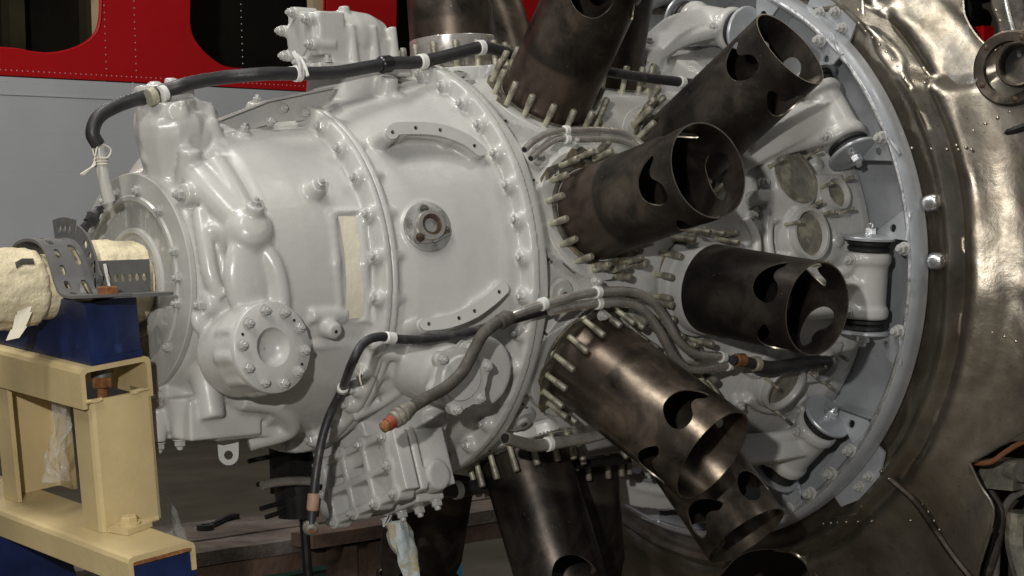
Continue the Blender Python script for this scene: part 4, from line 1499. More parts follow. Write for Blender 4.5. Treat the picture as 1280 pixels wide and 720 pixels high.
def rv_row(pix, off=0, step=.017, rad=.0033):
    P3 = spline([cpt(r + off, a, .003) for r, a in pix], 14)
    acc = 0
    for i in range(1, len(P3)):
        acc += (P3[i] - P3[i - 1]).length
        if acc > step:
            acc = 0
            c = P3[i]
            nrm = V((-1, 0, 0))
            mb.lathe(c + V((.002, 0, 0)), nrm, [(0, rad), (rad * .9, rad * .85), (rad * 1.3, rad * .3)], 6)


rv_row(SE1, .014)
rv_row(SE1, -.016)
rv_row(SE2, -.012)
rv_row([(0.5232, 148.9118), (0.5732, 18.6111), (0.6110, 18.0418), (0.6464, 19.4326), (0.6976, 20.0967)], 0, .02)
rv_row([(0.5512, -62.5771), (0.5833, -54.7799), (0.6489, -46.1620)], 0, .018)
rv_row([(0.7407, 35.9953), (0.7377, 33.4151), (0.7280, 30.6427), (0.7152, 29.1072)], 0, .02)
rv_row([(0.6308, -11.3882), (0.6549, -11.9869), (0.6852, -12.6430)], 0, .02)
rv_row([(0.5478, -117.4388), (0.5231, -109.6190), (0.5231, -103.7498)], 0, .016)
rv_row([(0.5232, 163.6144), (0.5233, 176.1546), (0.5230, -174.7909)], 0, .03, .0026)
rv_row([(0.5920, 49.8769), (0.5817, 46.8995)], 0, .02, .005)
struct(mb.build('rivets', M['edge'], cowl, 40), 'stuff')
# pipe collar at the upper right edge
r0, a0 = (0.7277, 25.4517)
cc = cpt(r0, a0)
cn = V((-1, -.25, .05)).normalized()
cc = cc + cn * .008
mb = MB()
mb.lathe(cc, cn, [(-.01, .066), (.004, .064), (.006, .061), (.004, .046), (-.004, .044)], 48, caps=False)
mb.build('collar_plate', M['burnt'], cowl).color = (.35, .34, 0, 1)
mb = MB()
o3 = cc + V((0, -.02, .004))
mb.lathe(o3, cn, [(-.05, .036), (.012, .036), (.014, .038), (.016, .036), (.014, .033), (-.05, .031)], 40, caps=False)
mb.build('collar_tube', M['burnt'], cowl).color = (.3, .34, 0, 1)
mb = MB()
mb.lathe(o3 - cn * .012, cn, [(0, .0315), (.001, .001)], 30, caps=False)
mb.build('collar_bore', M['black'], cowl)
for k in range(5):
    mb = MB()
    a = R_(72 * k + 30)
    x, y, z = basis(cn)
    mb.lathe(cc + (x * math.cos(a) + y * math.sin(a)) * .0545, cn, [(0, .0055), (.006, .005), (.008, .002)], 10)
    mb.build('collar_rivet', M['brownsteel'], cowl)
# dark bay behind the diaphragm and what shows through its holes
mb = MB()
mb.lathe((.0, 0, 0), (1, 0, 0), [(.80, .10), (.80, 1.3), (.66, 1.3)], 80, -116, 130, (0, -1, 0), False)
mb.build('bay_wall', M['cabin'], cowl, 0)
mb = MB()
b1 = V((0.6400, -0.5026, 0.4285))
mb.cyl(b1 + V((.03, 0, .0)), b1 + V((-.02, -.01, .0)), .022, .024, 20)
mb.lathe(b1 + V((-.02, -.01, 0)), (-1, -.2, 0), [(0, .026), (.006, .026), (.006, .017), (-.02, .017)], 24, caps=False)
mb.build('pipe_stub', M['blackmetal'], cowl)
mb = MB()
c = V((0.6600, -0.5312, 0.3856))
mb.box(c, (.03, .025, .03))
mb.build('red_block', M['red'], cowl)
# lower bay: cables and a valve body
HPIX = [[(0.6600, -0.5208, -0.4222), (0.6600, -0.5436, -0.4603), (0.6600, -0.5352, -0.5182), (0.6600, -0.5094, -0.5898)], [(0.6700, -0.6048, -0.4111), (0.6700, -0.5574, -0.4389), (0.6700, -0.5323, -0.4911), (0.6700, -0.5231, -0.5781)], [(0.6800, -0.4829, -0.3982), (0.6800, -0.5138, -0.4075), (0.6800, -0.5511, -0.4105), (0.6800, -0.6007, -0.4323)], [(0.6900, -0.5562, -0.4626), (0.6900, -0.5513, -0.5203), (0.6900, -0.5698, -0.5828)]]
mb = MB()
mb.tube([V(p) for p in [(0.5780, -0.5310, -0.3621), (0.5780, -0.5579, -0.3645), (0.5780, -0.5881, -0.3597), (0.5780, -0.6149, -0.3428), (0.5780, -0.6413, -0.3274), (0.5780, -0.6706, -0.3147)]], .0045, 10)
tag(mb.build('orange_cable', M['orange']), 'stiff orange brown cable poking out of the lower bulkhead hole', 'cable')
mb = MB()
c = V((0.6600, -0.5590, -0.3908))
mb.box(c, (.06, .07, .05))
mb.cyl(c + V((0, .02, 0)), c + V((-.02, -.05, .01)), .022, .02, 16)
mb.cyl(c + V((0, -.06, -.02)), c + V((0, -.12, -.03)), .026, n=16)
mb.build('valve_body', M['dirtyport'], cowl)
for k, (pix, rr_, mt) in enumerate((([(1236,612),(1250,640),(1246,680),(1232,728)], .009, 'braid'), ([(1290,608),(1262,625),(1248,660),(1244,720)], .007, 'tube'), ([(1222,592),(1240,600),(1262,604),(1292,622)], .006, 'tube'), ([(1270,640),(1268,680),(1280,725)], .02, 'dirtyport'))):
    mb = MB()
    mb.tube([(.66 + .012 * k, p[1], p[2]) for p in HPIX[k]], rr_, 10)
    mb.build('bay_pipe', M[mt], cowl)
mb = MB()
mb.box(V((0.7400, -0.5067, -0.4944)), (.03, .12, .035))
mb.build('bay_block', M['tan'], cowl)
# dark latch on the skin
lt = V((0.5600, -0.6553, 0.2059))
mb = MB()
mb.tube([lt + V((0, .02, -.006)), lt + V((-.004, 0, 0)), lt + V((0, -.03, .008))], .007, 8, 4)
mb.build('latch', M['blackmetal'], cowl)
# torn sheet of clear plastic hanging in the upper recess
mb = MB()
sp = [V(p) for p in [(0.5500, -0.5680, 0.3965), (0.5500, -0.6227, 0.3476), (0.5500, -0.6026, 0.3317), (0.5500, -0.5771, 0.3065), (0.5500, -0.5612, 0.2747), (0.5500, -0.5386, 0.3054), (0.5500, -0.5484, 0.3543)]]
cen = sum(sp, V()) / len(sp) + V((-.02, -.01, 0))
mb.add(sp + [cen], [(i, (i + 1) % 7, 7) for i in range(7)])
pl = sheet('plastic_patch', -1, 1, -1, 1, 14, 14, [], lambda u, v: V([(0.5350, -0.5656, 0.3344)][0]) + V((0, -.030 * u * (1.1 - .25 * v), .052 * v)) + V((-.012 * noise.noise(V((u * 2.2, v * 2.2, 3))), .008 * noise.noise(V((u * 2, v * 3, 9))), .010 * u)), M['film'], None, 0)
tag(pl, 'crumpled scrap of clear plastic film stuck over the upper bulkhead opening', 'plastic sheet')

# ------------------------------------------------------------------ hoses and pipes clipped to the engine
def hose(name, label, cat, pts, r, mat, ends=(), group=None, n=14, jit=0.0):
    m_ = MB()
    m_.tube(pts, r, n, 10, jit=jit)
    o = m_.build(name, mat)
    tag(o, label, cat, group)
    return o


def band(parent, name, p, axis, r, w, mat):
    m_ = MB()
    axis = V(axis).normalized()
    m_.lathe(V(p) - axis * w / 2, axis, [(0, r), (w * .1, r + .0016), (w * .9, r + .0016), (w, r)], 20)
    x, y, z = basis(axis)
    return m_.build(name, mat, parent)


H1 = [V(p) for p in [(-0.8410, -0.0600, 0.2049), (-0.8494, -0.0600, 0.2223), (-0.8381, -0.0600, 0.2457), (-0.8031, -0.0600, 0.2640), (-0.7513, -0.0600, 0.2793)]] + [V(p) for p in [(-0.7113, -0.0900, 0.2936), (-0.6408, -0.0900, 0.3064)]] + [V(p) for p in [(-0.5871, -0.1180, 0.3113), (-0.5252, -0.1180, 0.3138), (-0.4524, -0.1180, 0.3180), (-0.3897, -0.1180, 0.3282), (-0.3416, -0.1180, 0.3362)]] + [V(p) for p in [(-0.2904, -0.1150, 0.3396), (-0.2402, -0.1150, 0.3492), (-0.1803, -0.1150, 0.3632), (-0.1472, -0.1150, 0.3698), (-0.1106, -0.1150, 0.3660), (-0.0754, -0.1150, 0.3579)]]
h1 = hose('rubber_hose', 'thick black rubber hose arching over the nose case and past the governor', 'hose', H1, .0105, M['rubber'], jit=.03)
for i, w, mt in ((8, .012, 'clamp'),):
    band(h1, 'hose_clip', H1[i], H1[i + 1] - H1[i - 1], .0112, w, M[mt])
q = V((-0.7384, -0.0750, 0.2809))
band(h1, 'hose_clip', q, V((1, 0, .35)), .0112, .010, M['clamp'])
band(h1, 'frayed_wrap', V((-0.7576, -0.0750, 0.2757)), V((1, 0, .35)), .0118, .012, M['stud'])
band(h1, 'hose_clip', V((-0.2772, -0.1150, 0.3413)), H1[13] - H1[11], .0112, .014, M['clamp'])
band(h1, 'hose_clip', V((-0.1525, -0.1150, 0.3690)), V((1, 0, .1)), .0112, .012, M['clamp'])
band(h1, 'hose_ferrule', V((-0.3546, -0.1180, 0.3339)), H1[11] - H1[10], .0125, .022, M['blackmetal'])
m_ = MB()
c0 = V((-0.5263, -0.1180, 0.3236))
m_.tube([c0 + V(p) for p in ((0, -.012, -.016), (-.004, -.014, .004), (-.006, -.004, .02), (.006, .01, .022), (.010, -.004, .006), (.012, -.012, -.014))], .0032, 6, 5, jit=.5)
m_.build('clip_tail', M['clamp'], h1)
pip = hose('breather_pipe', 'short grey pipe with tied cream cord standing beside the nose flange', 'pipe', [V(p) for p in [(-0.8369, -0.0550, 0.2040), (-0.8340, -0.0550, 0.1771), (-0.8298, -0.0550, 0.1502), (-0.8229, -0.0550, 0.1220)]], .0095, M['paint'])
m_ = MB()
cpts = [V(p) for p in [(-0.8542, -0.0670, 0.1986), (-0.8495, -0.0670, 0.1870), (-0.8312, -0.0670, 0.1859), (-0.8242, -0.0670, 0.1976), (-0.8357, -0.0670, 0.2046), (-0.8463, -0.0670, 0.2010), (-0.8524, -0.0670, 0.1789), (-0.8606, -0.0670, 0.1684), (-0.8713, -0.0670, 0.1603)]]
m_.tube(cpts, .0011, 6, 6)
m_.tube([V(p) for p in [(-0.8527, -0.0680, 0.1846), (-0.8518, -0.0680, 0.1753), (-0.8637, -0.0680, 0.1684), (-0.8756, -0.0680, 0.1614)]], .0011, 6, 6)
m_.build('tied_cord', M['wire'], pip)
for d in (0, .004, .008):
    band(pip, 'cord_turn', V((-0.8344, -0.0550, 0.1842)) - V((0, 0, d)), (0, .1, 1), .0098, .0025, M['wire'])

h2 = hose('rubber_hose', 'black hose running behind the brown barrel across the crankcase top', 'hose', [V(p) for p in [(0.0034, -0.2404, 0.3259), (0.0476, -0.2481, 0.3200), (0.1066, -0.2550, 0.3146), (0.1899, -0.2626, 0.3082), (0.2380, -0.2696, 0.3021)]], .0085, M['rubber'])
band(h2, 'hose_clip', V((0.1714, -0.2616, 0.3092)), (1, 0, -.1), .0092, .011, M['clamp'])

# ignition lead running down from the steel tube, open end hanging
H3 = [V(p) for p in [(-0.5839, -0.2000, -0.3738), (-0.5799, -0.2000, -0.3454), (-0.5759, -0.2000, -0.3169), (-0.5669, -0.2000, -0.2733), (-0.5567, -0.2000, -0.2380), (-0.5422, -0.2000, -0.2066), (-0.5185, -0.2000, -0.1708)]] + [V(p) for p in [(-0.6040, -0.3436, -0.1223), (-0.5882, -0.3526, -0.0932), (-0.5607, -0.3545, -0.0854), (-0.5234, -0.3531, -0.0910), (-0.4635, -0.3525, -0.0943), (-0.3881, -0.3545, -0.0865), (-0.3108, -0.3575, -0.0734), (-0.2271, -0.3599, -0.0601)]]
h3 = hose('ignition_lead', 'black ignition lead hanging past the pump with its end fitting dangling', 'cable', H3, .0068, M['rubber'])
for k, mt, w in ((9.5, 'clamp', .018), (6.05, 'clamp', .016)):
    i = int(k)
    p = H3[i].lerp(H3[i + 1], k - i)
    band(h3, 'cable_clip', p, H3[i + 1] - H3[i], .0074, w, M[mt])
m_ = MB()
m_.tube([H3[7] + V(p) for p in ((.002, -.006, .006), (.010, -.009, -.004), (.006, -.010, -.018), (.010, -.008, -.03))], .0012, 6, 5)
m_.build('lacing_cord', M['wire'], h3)
band(h3, 'brown_sleeve', H3[1].lerp(H3[2], .35), H3[2] - H3[1], .0076, .026, mat_simple('worn_brown_sleeve', (.36, .22, .15), .6, 0, .2, 40, dark=(.15, .1, .07)))
m_ = MB()
e0 = H3[0]
ed = V((-.45, -.75, -.35)).normalized()
m_.lathe(e0 - ed * .010, ed, [(0, .007), (.004, .012), (.010, .0125), (.012, .009), (.016, .009), (.018, .0055), (.019, .0055)], 16)
m_.build('end_fitting', M['dirtyport'], h3)
m_ = MB()
m_.lathe(e0 + ed * .009, ed, [(0, .0042), (.0013, .0042)], 10)
m_.build('contact', M['rust'], h3)

# second lead: braided, red plug, then twin steel tubes across the crankcase
H4 = [V(p) for p in [(-0.5642, -0.3950, -0.2000), (-0.5377, -0.3950, -0.1872), (-0.5079, -0.3950, -0.1756), (-0.4732, -0.3950, -0.1630), (-0.4422, -0.3950, -0.1429)]] + [V(p) for p in [(-0.4183, -0.3932, -0.1150), (-0.4043, -0.3998, -0.0896), (-0.3788, -0.4034, -0.0731), (-0.3511, -0.4043, -0.0661)]]
h4 = hose('ignition_lead', 'brown braided ignition lead ending in a corroded plug with red insulator', 'cable', H4, .0092, M['braid'])
pe, pd = H4[0], (H4[0] - H4[1]).normalized()
m_ = MB()
m_.lathe(pe - pd * .030, pd, [(0, .0098), (.010, .012), (.014, .0135), (.020, .0135), (.021, .0115), (.024, .0142), (.029, .0142), (.031, .0118), (.034, .0135), (.038, .0130), (.040, .010)], 16)
m_.build('plug_nut', M['dirtyport'], h4)
m_ = MB()
m_.lathe(pe + pd * .010, pd, [(0, .0102), (.010, .0102), (.0115, .008)], 16)
m_.build('red_insulator', M['redcap'], h4)
m_ = MB()
m_.lathe(pe + pd * .021, pd, [(0, .0085), (.008, .0082), (.009, .005), (.011, .003)], 14)
m_.build('plug_tip', M['rust'], h4)
band(h4, 'whipping', H4[7].lerp(H4[8], .45), H4[8] - H4[6], .0108, .020, M['braid'])

T1 = [V(p) for p in [(-0.3606, -0.3932, -0.0717), (-0.3270, -0.3951, -0.0601), (-0.2633, -0.3968, -0.0484), (-0.1806, -0.3982, -0.0371), (-0.1026, -0.3980, -0.0377), (-0.0536, -0.3963, -0.0524), (-0.0129, -0.3906, -0.0851), (0.0249, -0.3809, -0.1222), (0.0704, -0.3721, -0.1460), (0.1459, -0.3675, -0.1573)]]
t1 = hose('steel_tube', 'upper of the twin bent steel ignition tubes crossing the crankcase front', 'pipe', T1, .0072, M['tube'])
T2 = [V(p) for p in [(-0.2607, -0.3897, -0.0620), (-0.2167, -0.3909, -0.0567), (-0.1575, -0.3912, -0.0543), (-0.0961, -0.3905, -0.0570), (-0.0571, -0.3882, -0.0728), (-0.0158, -0.3799, -0.1070), (0.0282, -0.3657, -0.1489), (0.0716, -0.3555, -0.1716), (0.1213, -0.3534, -0.1762), (0.1779, -0.3554, -0.1718)]]
t2 = hose('steel_tube', 'lower of the twin bent steel ignition tubes, bright bare end over black hose', 'pipe', T2, .0078, M['tube'])
for par, q, ax in ((t1, (-0.2810, -0.3965, -0.0501), (1, 0, .2)), (t1, (-0.1684, -0.3980, -0.0364), (1, 0, .05)), (t2, (-0.1607, -0.3909, -0.0542), (1, 0, 0)), (t1, (0.1419, -0.3676, -0.1571), (1, 0, 0)), (t2, (0.1702, -0.3552, -0.1726), (1, 0, .1))):
    band(par, 'tube_clip', q, ax, .0086, .011, M['clamp'])
for q in ((-0.1695, -0.3943, -0.0201), (-0.1421, -0.3778, -0.0739)):
    inst('clip_bolt', NUT, q, RAD(phi_of(q)), t1).scale = (.85, .85, .85)
h5 = hose('rubber_hose', 'short black hose joining the twin steel tubes to a round case port', 'hose', [V(p) for p in [(0.1398, -0.3929, -0.1616), (0.1797, -0.3902, -0.1682), (0.2358, -0.3841, -0.1814), (0.2969, -0.3842, -0.1813), (0.3543, -0.3852, -0.1794), (0.3887, -0.3848, -0.1802)]], [.0085, .0095, .0125, .0125, .0115, .011], M['rubber'])
band(h5, 'copper_sleeve', V((0.1577, -0.3925, -0.1627)), (1, 0, -.05), .0095, .022, M['rust'])
band(h5, 'hose_clip', V((0.2013, -0.3883, -0.1723)), (1, 0, -.1), .0115, .014, M['dirtyport'])

for k, (pp, lab) in enumerate((([(-0.2613, -0.3421, 0.1870), (-0.2337, -0.3339, 0.2013), (-0.1877, -0.3243, 0.2161), (-0.1341, -0.3221, 0.2195), (-0.0724, -0.3217, 0.2203), (-0.0225, -0.3256, 0.2142), (0.0018, -0.3390, 0.1929)], 'upper of two thin bright tubes curving under the brown barrel'), ([(-0.2479, -0.3412, 0.1736), (-0.2118, -0.3314, 0.1917), (-0.1737, -0.3234, 0.2050), (-0.1181, -0.3230, 0.2056), (-0.0559, -0.3226, 0.2062), (-0.0159, -0.3275, 0.1986), (0.0037, -0.3367, 0.1826)], 'lower of two thin bright tubes curving under the brown barrel'))):
    o = hose('thin_tube', lab, 'pipe', [V(p) for p in pp], .0056, M['tube'])
    q = V((-0.1551, -0.3224, 0.2192)) if k == 0 else V((-0.1547, -0.3232, 0.2052))
    band(o, 'tube_clip', q, (1, 0, 0), .0064, .010, M['clamp'])
    d = (V(pp[0]) - V(pp[1])).normalized()
    m_ = MB()
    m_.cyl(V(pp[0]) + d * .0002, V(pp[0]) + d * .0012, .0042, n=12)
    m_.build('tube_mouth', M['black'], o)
    if k:
        inst('clip_bolt', NUT, V((-0.1373, -0.3189, 0.1967)), RAD(38), o).scale = (.9, .9, .9)
o = hose('open_pipe', 'short open grey steel pipe lying over the black barrel top under the coppery barrel', 'pipe', [V(p) for p in [(-0.3095, -0.3328, -0.2558), (-0.2738, -0.3251, -0.2656), (-0.2307, -0.3173, -0.2750), (-0.1838, -0.3180, -0.2741), (-0.1252, -0.3202, -0.2715), (-0.0854, -0.3251, -0.2657)]], .0098, M['tube'])
band(o, 'pipe_clip', V((-0.2075, -0.3177, -0.2745)), (1, 0, .05), .0104, .010, M['clamp'])
d = V((-0.3095, -0.3328, -0.2558)) - V((-0.2936, -0.3292, -0.2605))
d.normalize()
m_ = MB()
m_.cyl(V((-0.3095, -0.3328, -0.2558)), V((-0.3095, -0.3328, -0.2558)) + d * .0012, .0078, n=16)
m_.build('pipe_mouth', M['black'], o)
o = hose('steel_pipe', 'short dark steel pipe behind the hanging barrels', 'pipe', [V(p) for p in [(-0.0092, -0.1676, -0.3354), (0.0337, -0.1676, -0.3354), (0.1152, -0.1622, -0.3380), (0.1254, -0.1819, -0.3279)]], .0088, M['blackmetal'])
o = hose('rubber_hose', 'short black hose with white clip between pump and hanging barrels', 'hose', [V(p) for p in [(-0.2621, -0.1000, -0.3550), (-0.2217, -0.1000, -0.3632), (-0.1698, -0.1000, -0.3619), (-0.1171, -0.1000, -0.3647)]], .013, M['rubber'])
band(o, 'hose_clip', V((-0.2199, -0.1000, -0.3627)), (1, 0, .05), .0138, .013, M['clamp'])
m_ = MB()
rg = [V(p) for p in [(-0.4212, -0.2000, -0.3830), (-0.4130, -0.2000, -0.4139), (-0.4032, -0.2000, -0.4451), (-0.3952, -0.2000, -0.4838)]]
vs_ = []
n = 20
for i, c in enumerate(spline(rg, 8)):
    for j in range(n):
        a = 2 * math.pi * j / n
        r = (.016 + .004 * math.sin(i * .2)) * (1 + .4 * math.sin(3 * a + i * .22) * .6 + .35 * noise.noise(V((math.cos(a) * 2, math.sin(a) * 2, i * .15))))
        vs_.append(c + V((r * math.cos(a), r * .7 * math.sin(a), 0)))
k = len(vs_) // n
m_.add(vs_, [(i * n + j, i * n + (j + 1) % n, (i + 1) * n + (j + 1) % n, (i + 1) * n + j) for i in range(k - 1) for j in range(n)])
tag(m_.build('cloth_strip', M['rag'], None, 60), 'twisted pale blue cloth strip hanging from the pump outlet', 'cloth')

# ------------------------------------------------------------------ stand: yellow channel frame on blue legs, blue block, clamp
st = thing('support_stand', 'ochre painted welded steel stand on blue legs under the propeller shaft', 'stand', (-.87, .05, -1.15))
Y0, YF = -.112, .62
XA, XB = -.912, -.797


def chan(mb_, path_pts, o, e1, e2, d, L, w, h, t):
    """an inverted U channel: web w wide, sides h deep, wall t, length L along d"""
    ol = [(-w / 2, -h), (-w / 2, -.008), (-w / 2 + .0025, -.0025), (-w / 2 + .008, 0), (w / 2 - .008, 0), (w / 2 - .0025, -.0025), (w / 2, -.008), (w / 2, -h), (w / 2 - t, -h), (w / 2 - t, -.011), (w / 2 - t - .004, -t), (-w / 2 + t + .004, -t), (-w / 2 + t, -.011), (-w / 2 + t, -h)]
    mb_.prism(ol, o, e1, e2, d, 0, L)


ex, ey, ez = V((1, 0, 0)), V((0, 1, 0)), V((0, 0, 1))
xc, wd = (XA + XB) / 2, XB - XA
mb = MB()
chan(mb, None, V((xc, Y0, -.1125)), ex, ez, ey, YF - Y0, wd, .060, .0075)
mb.build('top_channel', M['yellow'], st, 20)
# near and far uprights (channels with the web facing outward)
ptop, pbot = -.163, -.3575
mb = MB()
chan(mb, None, V((xc + .006, Y0 + .001, pbot)), ex, -ey, ez, ptop - pbot, wd - .012, .052, .0075)
mb.build('upright', M['yellow'], st, 20)
mb = MB()
chan(mb, None, V((xc + .006, .20, pbot)), ex, ey, ez, ptop - pbot - .006, wd - .012, .052, .0075)
mb.build('upright', M['yellow'], st, 20)
mb = MB()
chan(mb, None, V((xc + .006, .44, pbot)), ex, -ey, ez, ptop - pbot - .006, wd - .012, .052, .0075)
mb.build('upright', M['yellow'], st, 20)
# weld seams
mb = MB()
mb.tube([V((XA + .004 + (wd - .008) * t, Y0 - .001, ptop + .001)) for t in (0, .08, .16, .24)], .0028, 8, 5, jit=.6)
mb.build('weld_bead', M['yellow'], st)
mb = MB()
mb.tube([V((XA + .02 + (wd - .03) * t, Y0 - .001, pbot + .001)) for t in (0, .25, .5, .75, 1)], .003, 8, 5, jit=.6)
mb.build('weld_bead', M['yellow'], st)
mb = MB()
mb.tube([V((XB - .012 + .01 * t, Y0, ptop + .002)) for t in (-2.5, -1.5, -.5, .5)], .003, 8, 5, jit=.6)
mb.build('weld_bead', M['yellow'], st)
BY0 = -.25
mb = MB()
chan(mb, None, V((-.884, BY0, -.358)), ex, ez, ey, YF - BY0, .108, .042, .008)
base = mb.build('base_channel', M['yellow'], st, 20)
mb = MB()
mb.box((-.884, BY0 + .065, -.3685), (.0915, .136, .004))
mb.build('rusty_packing', M['rust'], st, 0)
bb = V((-0.8622, -0.1264, -0.3578))
mb = MB()
mb.prism([(-.026, -.020), (.024, -.022), (.026, .020), (-.024, .018)], bb, V((.95, .3, 0)), V((-.3, .95, 0)), ez, .0005, .0085)
mb.build('square_washer', M['yellow'], st, 0)
mb = MB()
mb.lathe(bb + ez * .0085, ez, [(0, .0165), (.003, .0165)], 20)
mb.hexn(bb + ez * .011, ez, .0125, .010)
mb.build('bolt', M['yellow'], st)


def leg(y0, y1, spread):
    m2 = MB()
    top = [V((-.9295, y0, -.3707)), V((-.8385, y0, -.3707)), V((-.8385, y1, -.3707)), V((-.9295, y1, -.3707))]
    bot = [p + V((0, 0, -.779)) + V((-.16 if p.x < -.88 else .16, spread, 0)) for p in top]
    m2.add(top + bot, [(3, 2, 1, 0), (4, 5, 6, 7), (0, 1, 5, 4), (1, 2, 6, 5), (2, 3, 7, 6), (3, 0, 4, 7)])
    return m2.build('leg', M['navy'], st, 0)


leg(BY0 + .002, BY0 + .09, -.03)
leg(.14, .30, .05)
TILT = Matrix(((.9940, 0, -.1086), (-.0098, .9960, -.0889), (.1082, .0895, .9901)))
PIV = V((-.86, -.13, -.11))


def settle(o):
    """the stand leans a few degrees against the engine's own axes"""
    m = Matrix.Translation(PIV) @ TILT.to_4x4() @ Matrix.Translation(-PIV)
    o.matrix_world = m @ world_of(o)


settle(st)

blk = MB()
bx0, bx1 = -.892, -.810
blk.prism([(bx0, -.1118), (bx1, -.1118), (bx1, -.0235), (bx1 - .002, -.0215), (bx0 + .002, -.0215), (bx0, -.0235)], (0, Y0 + .003, 0), ex, ez, ey, 0, .56)
blk.box((bx1 - .04, Y0 + .0015, -.107), (.083, .003, .009))
settle(tag(blk.build('steel_block', M['navy'], None, 15), 'scuffed navy blue steel bar lying across the ochre stand under the shaft', 'block'))

# clamp strap over the shaft, bent from perforated angle
clamp = thing('shaft_clamp', 'grey perforated steel strap bent over the paper wrapped shaft and bolted to the navy bar', 'clamp', (-.85, -.08, -.021))
prof = [V((0, a, b)) for a, b in ((-.185, -.0165), (-.15, -.0175), (-.115, -.0175), (-.088, -.012), (-.072, .006), (-.062, .026), (-.05, .046), (-.034, .058), (-.012, .0640), (.015, .0645), (.045, .056), (.065, .03))]
PS = spline(prof, 6)
ln = [0]
for i in range(1, len(PS)):
    ln.append(ln[-1] + (PS[i] - PS[i - 1]).length)
LT = ln[-1]


def along(u):
    u = max(0, min(LT, u))
    for i in range(1, len(PS)):
        if ln[i] >= u:
            t = (u - ln[i - 1]) / max(1e-9, ln[i] - ln[i - 1])
            p = PS[i - 1].lerp(PS[i], t)
            d = (PS[i] - PS[i - 1]).normalized()
            return p, V((0, -d.z, d.y))
    return PS[-1], V((0, 0, 1))


SX0, SX1 = -.928, -.866


def strap(u, v):
    p, n_ = along(u)
    return V((SX0 + v, p.y, p.z)) + n_ * .002


hs = [slot(.062 + .026 * k, .018, .016, .009, 0) for k in range(7)]
hs += [slot(.100, .044, .045, .010, .1), slot(.165, .046, .035, .012, -.1), slot(.225, .044, .03, .011, 0)]
sheet('strap', 0, LT, 0, SX1 - SX0, 60, 14, hs, strap, M['bracket'], clamp, .004)


def flange(u0, u1, x, hgt, flip, step, name):
    def fm(u, v):
        p, n_ = along(u)
        return V((x, p.y, p.z)) + n_ * v
    k = int((u1 - u0 - .01) / step)
    hh = [ell(u0 + .012 + step * i, hgt * .55, .0046, .0062, 10) for i in range(k)]
    return sheet(name, u0, u1, .002, hgt, max(6, int((u1 - u0) / .006)), 6, hh, fm, M['bracket'], clamp, .0035)


foot = sheet('foot_plate', -.914, -.784, -.188, -.086, 16, 10, [slot(-.862, -.115, .022, .007, .2), slot(-.83, -.125, .022, .007, .2), slot(-.805, -.112, .020, .007, .1)], lambda a, b: V((a, b, -.0165)), M['bracket'], clamp, .005, outline=[(-.914, -.10), (-.914, -.15), (-.905, -.168), (-.88, -.182), (-.825, -.186), (-.80, -.181), (-.788, -.168), (-.784, -.09), (-.786, -.086), (-.90, -.086)])
sheet('foot_flange', -.868, -.778, -.016, .036, 16, 6, [ell(-.858 + .0118 * k, .010, .0040, .0062, 10) for k in range(7)], lambda a, b: V((a, -.088, b)), M['bracket'], clamp, .004)
flange(.095, .195, SX1 - .002, .030, 0, .016, 'side_flange')
flange(.20, .252, SX1 - .002, .036, 0, .012, 'top_flange')
rb = V((-.872, -.128, -.0125))
mb = MB()
mb.lathe(rb - ez * .004, ez, [(0, .019), (.003, .019)], 20)
mb.hexn(rb - ez * .001, ez, .0165, .013)
mb.build('rusty_bolt', M['rust'], clamp)
nb = V((-.848, -.06, -.146))
mb = MB()
mb.cyl(nb + ez * .03, nb + ez * .012, .016, n=16)
mb.build('bolt_washer', M['bracket'], clamp)
mb = MB()
mb.hexn(nb + ez * .012, -ez, .0155, .016)
mb.cyl(nb - ez * .0, nb - ez * .020, .008, n=12)
mb.build('rusty_nut', M['rust'], clamp)
mb = MB()
mb.tube([V(p) for p in [(-0.8596, -0.1000, 0.0311), (-0.8564, -0.1000, 0.0137), (-0.8531, -0.1000, -0.0014), (-0.8511, -0.1000, -0.0165)]], .0022, 6, 6, jit=.6)
mb.build('clip_wire', M['clamp'], clamp)
m_ = MB()
m_.tube([V(p) for p in [(-0.7986, 0.0100, 0.1167), (-0.8083, 0.0100, 0.1084), (-0.8182, 0.0100, 0.0954), (-0.8279, 0.0100, 0.0860), (-0.8349, 0.0100, 0.0766)]], [.004, .007, .010, .007, .004], 8, 6, jit=.6)
tag(m_.build('black_strap', M['rubber']), 'frayed black strap tied between the clamp and the nose flange', 'strap')

# crumpled film hanging inside the stand, and some behind it
pb_ = V((-0.8730, 0.0300, -0.2293))
fl = sheet('plastic_bag', -1, 1, -1, 1, 18, 24, [], lambda u, v: pb_ + V((.020 * u * (.75 + .3 * v * -1), .0 + .012 * noise.noise(V((u * 2, v * 2, 1))), .062 * v)) + V((.012 * noise.noise(V((u * 1.5, v * 3, 4))) + .008 * math.sin(v * 3), .02 * noise.noise(V((u * 3, v * 2.2, 7))), 0)), M['film'], None, 0)
tag(fl, 'crumpled clear plastic bag hanging inside the ochre stand', 'plastic bag')
pb2 = V((-0.7015, 0.0200, -0.3491))
fl2 = sheet('plastic_film', -1, 1, -1, 1, 8, 20, [], lambda u, v: pb2 + V((.016 * u * (1 - .3 * v) - .020 * v, .01 * noise.noise(V((u * 2, v * 3, 2))), .055 * v)), M['film'], None, 0)
tag(fl2, 'thin trailing strip of clear plastic film behind the ochre stand base', 'plastic sheet')

# ------------------------------------------------------------------ bench, trestle, crates and tool in the gloom below
bn = thing('work_bench', 'weathered plank bench with reddish front edge standing low behind the engine', 'bench', (.3, 1.2, -1.15))


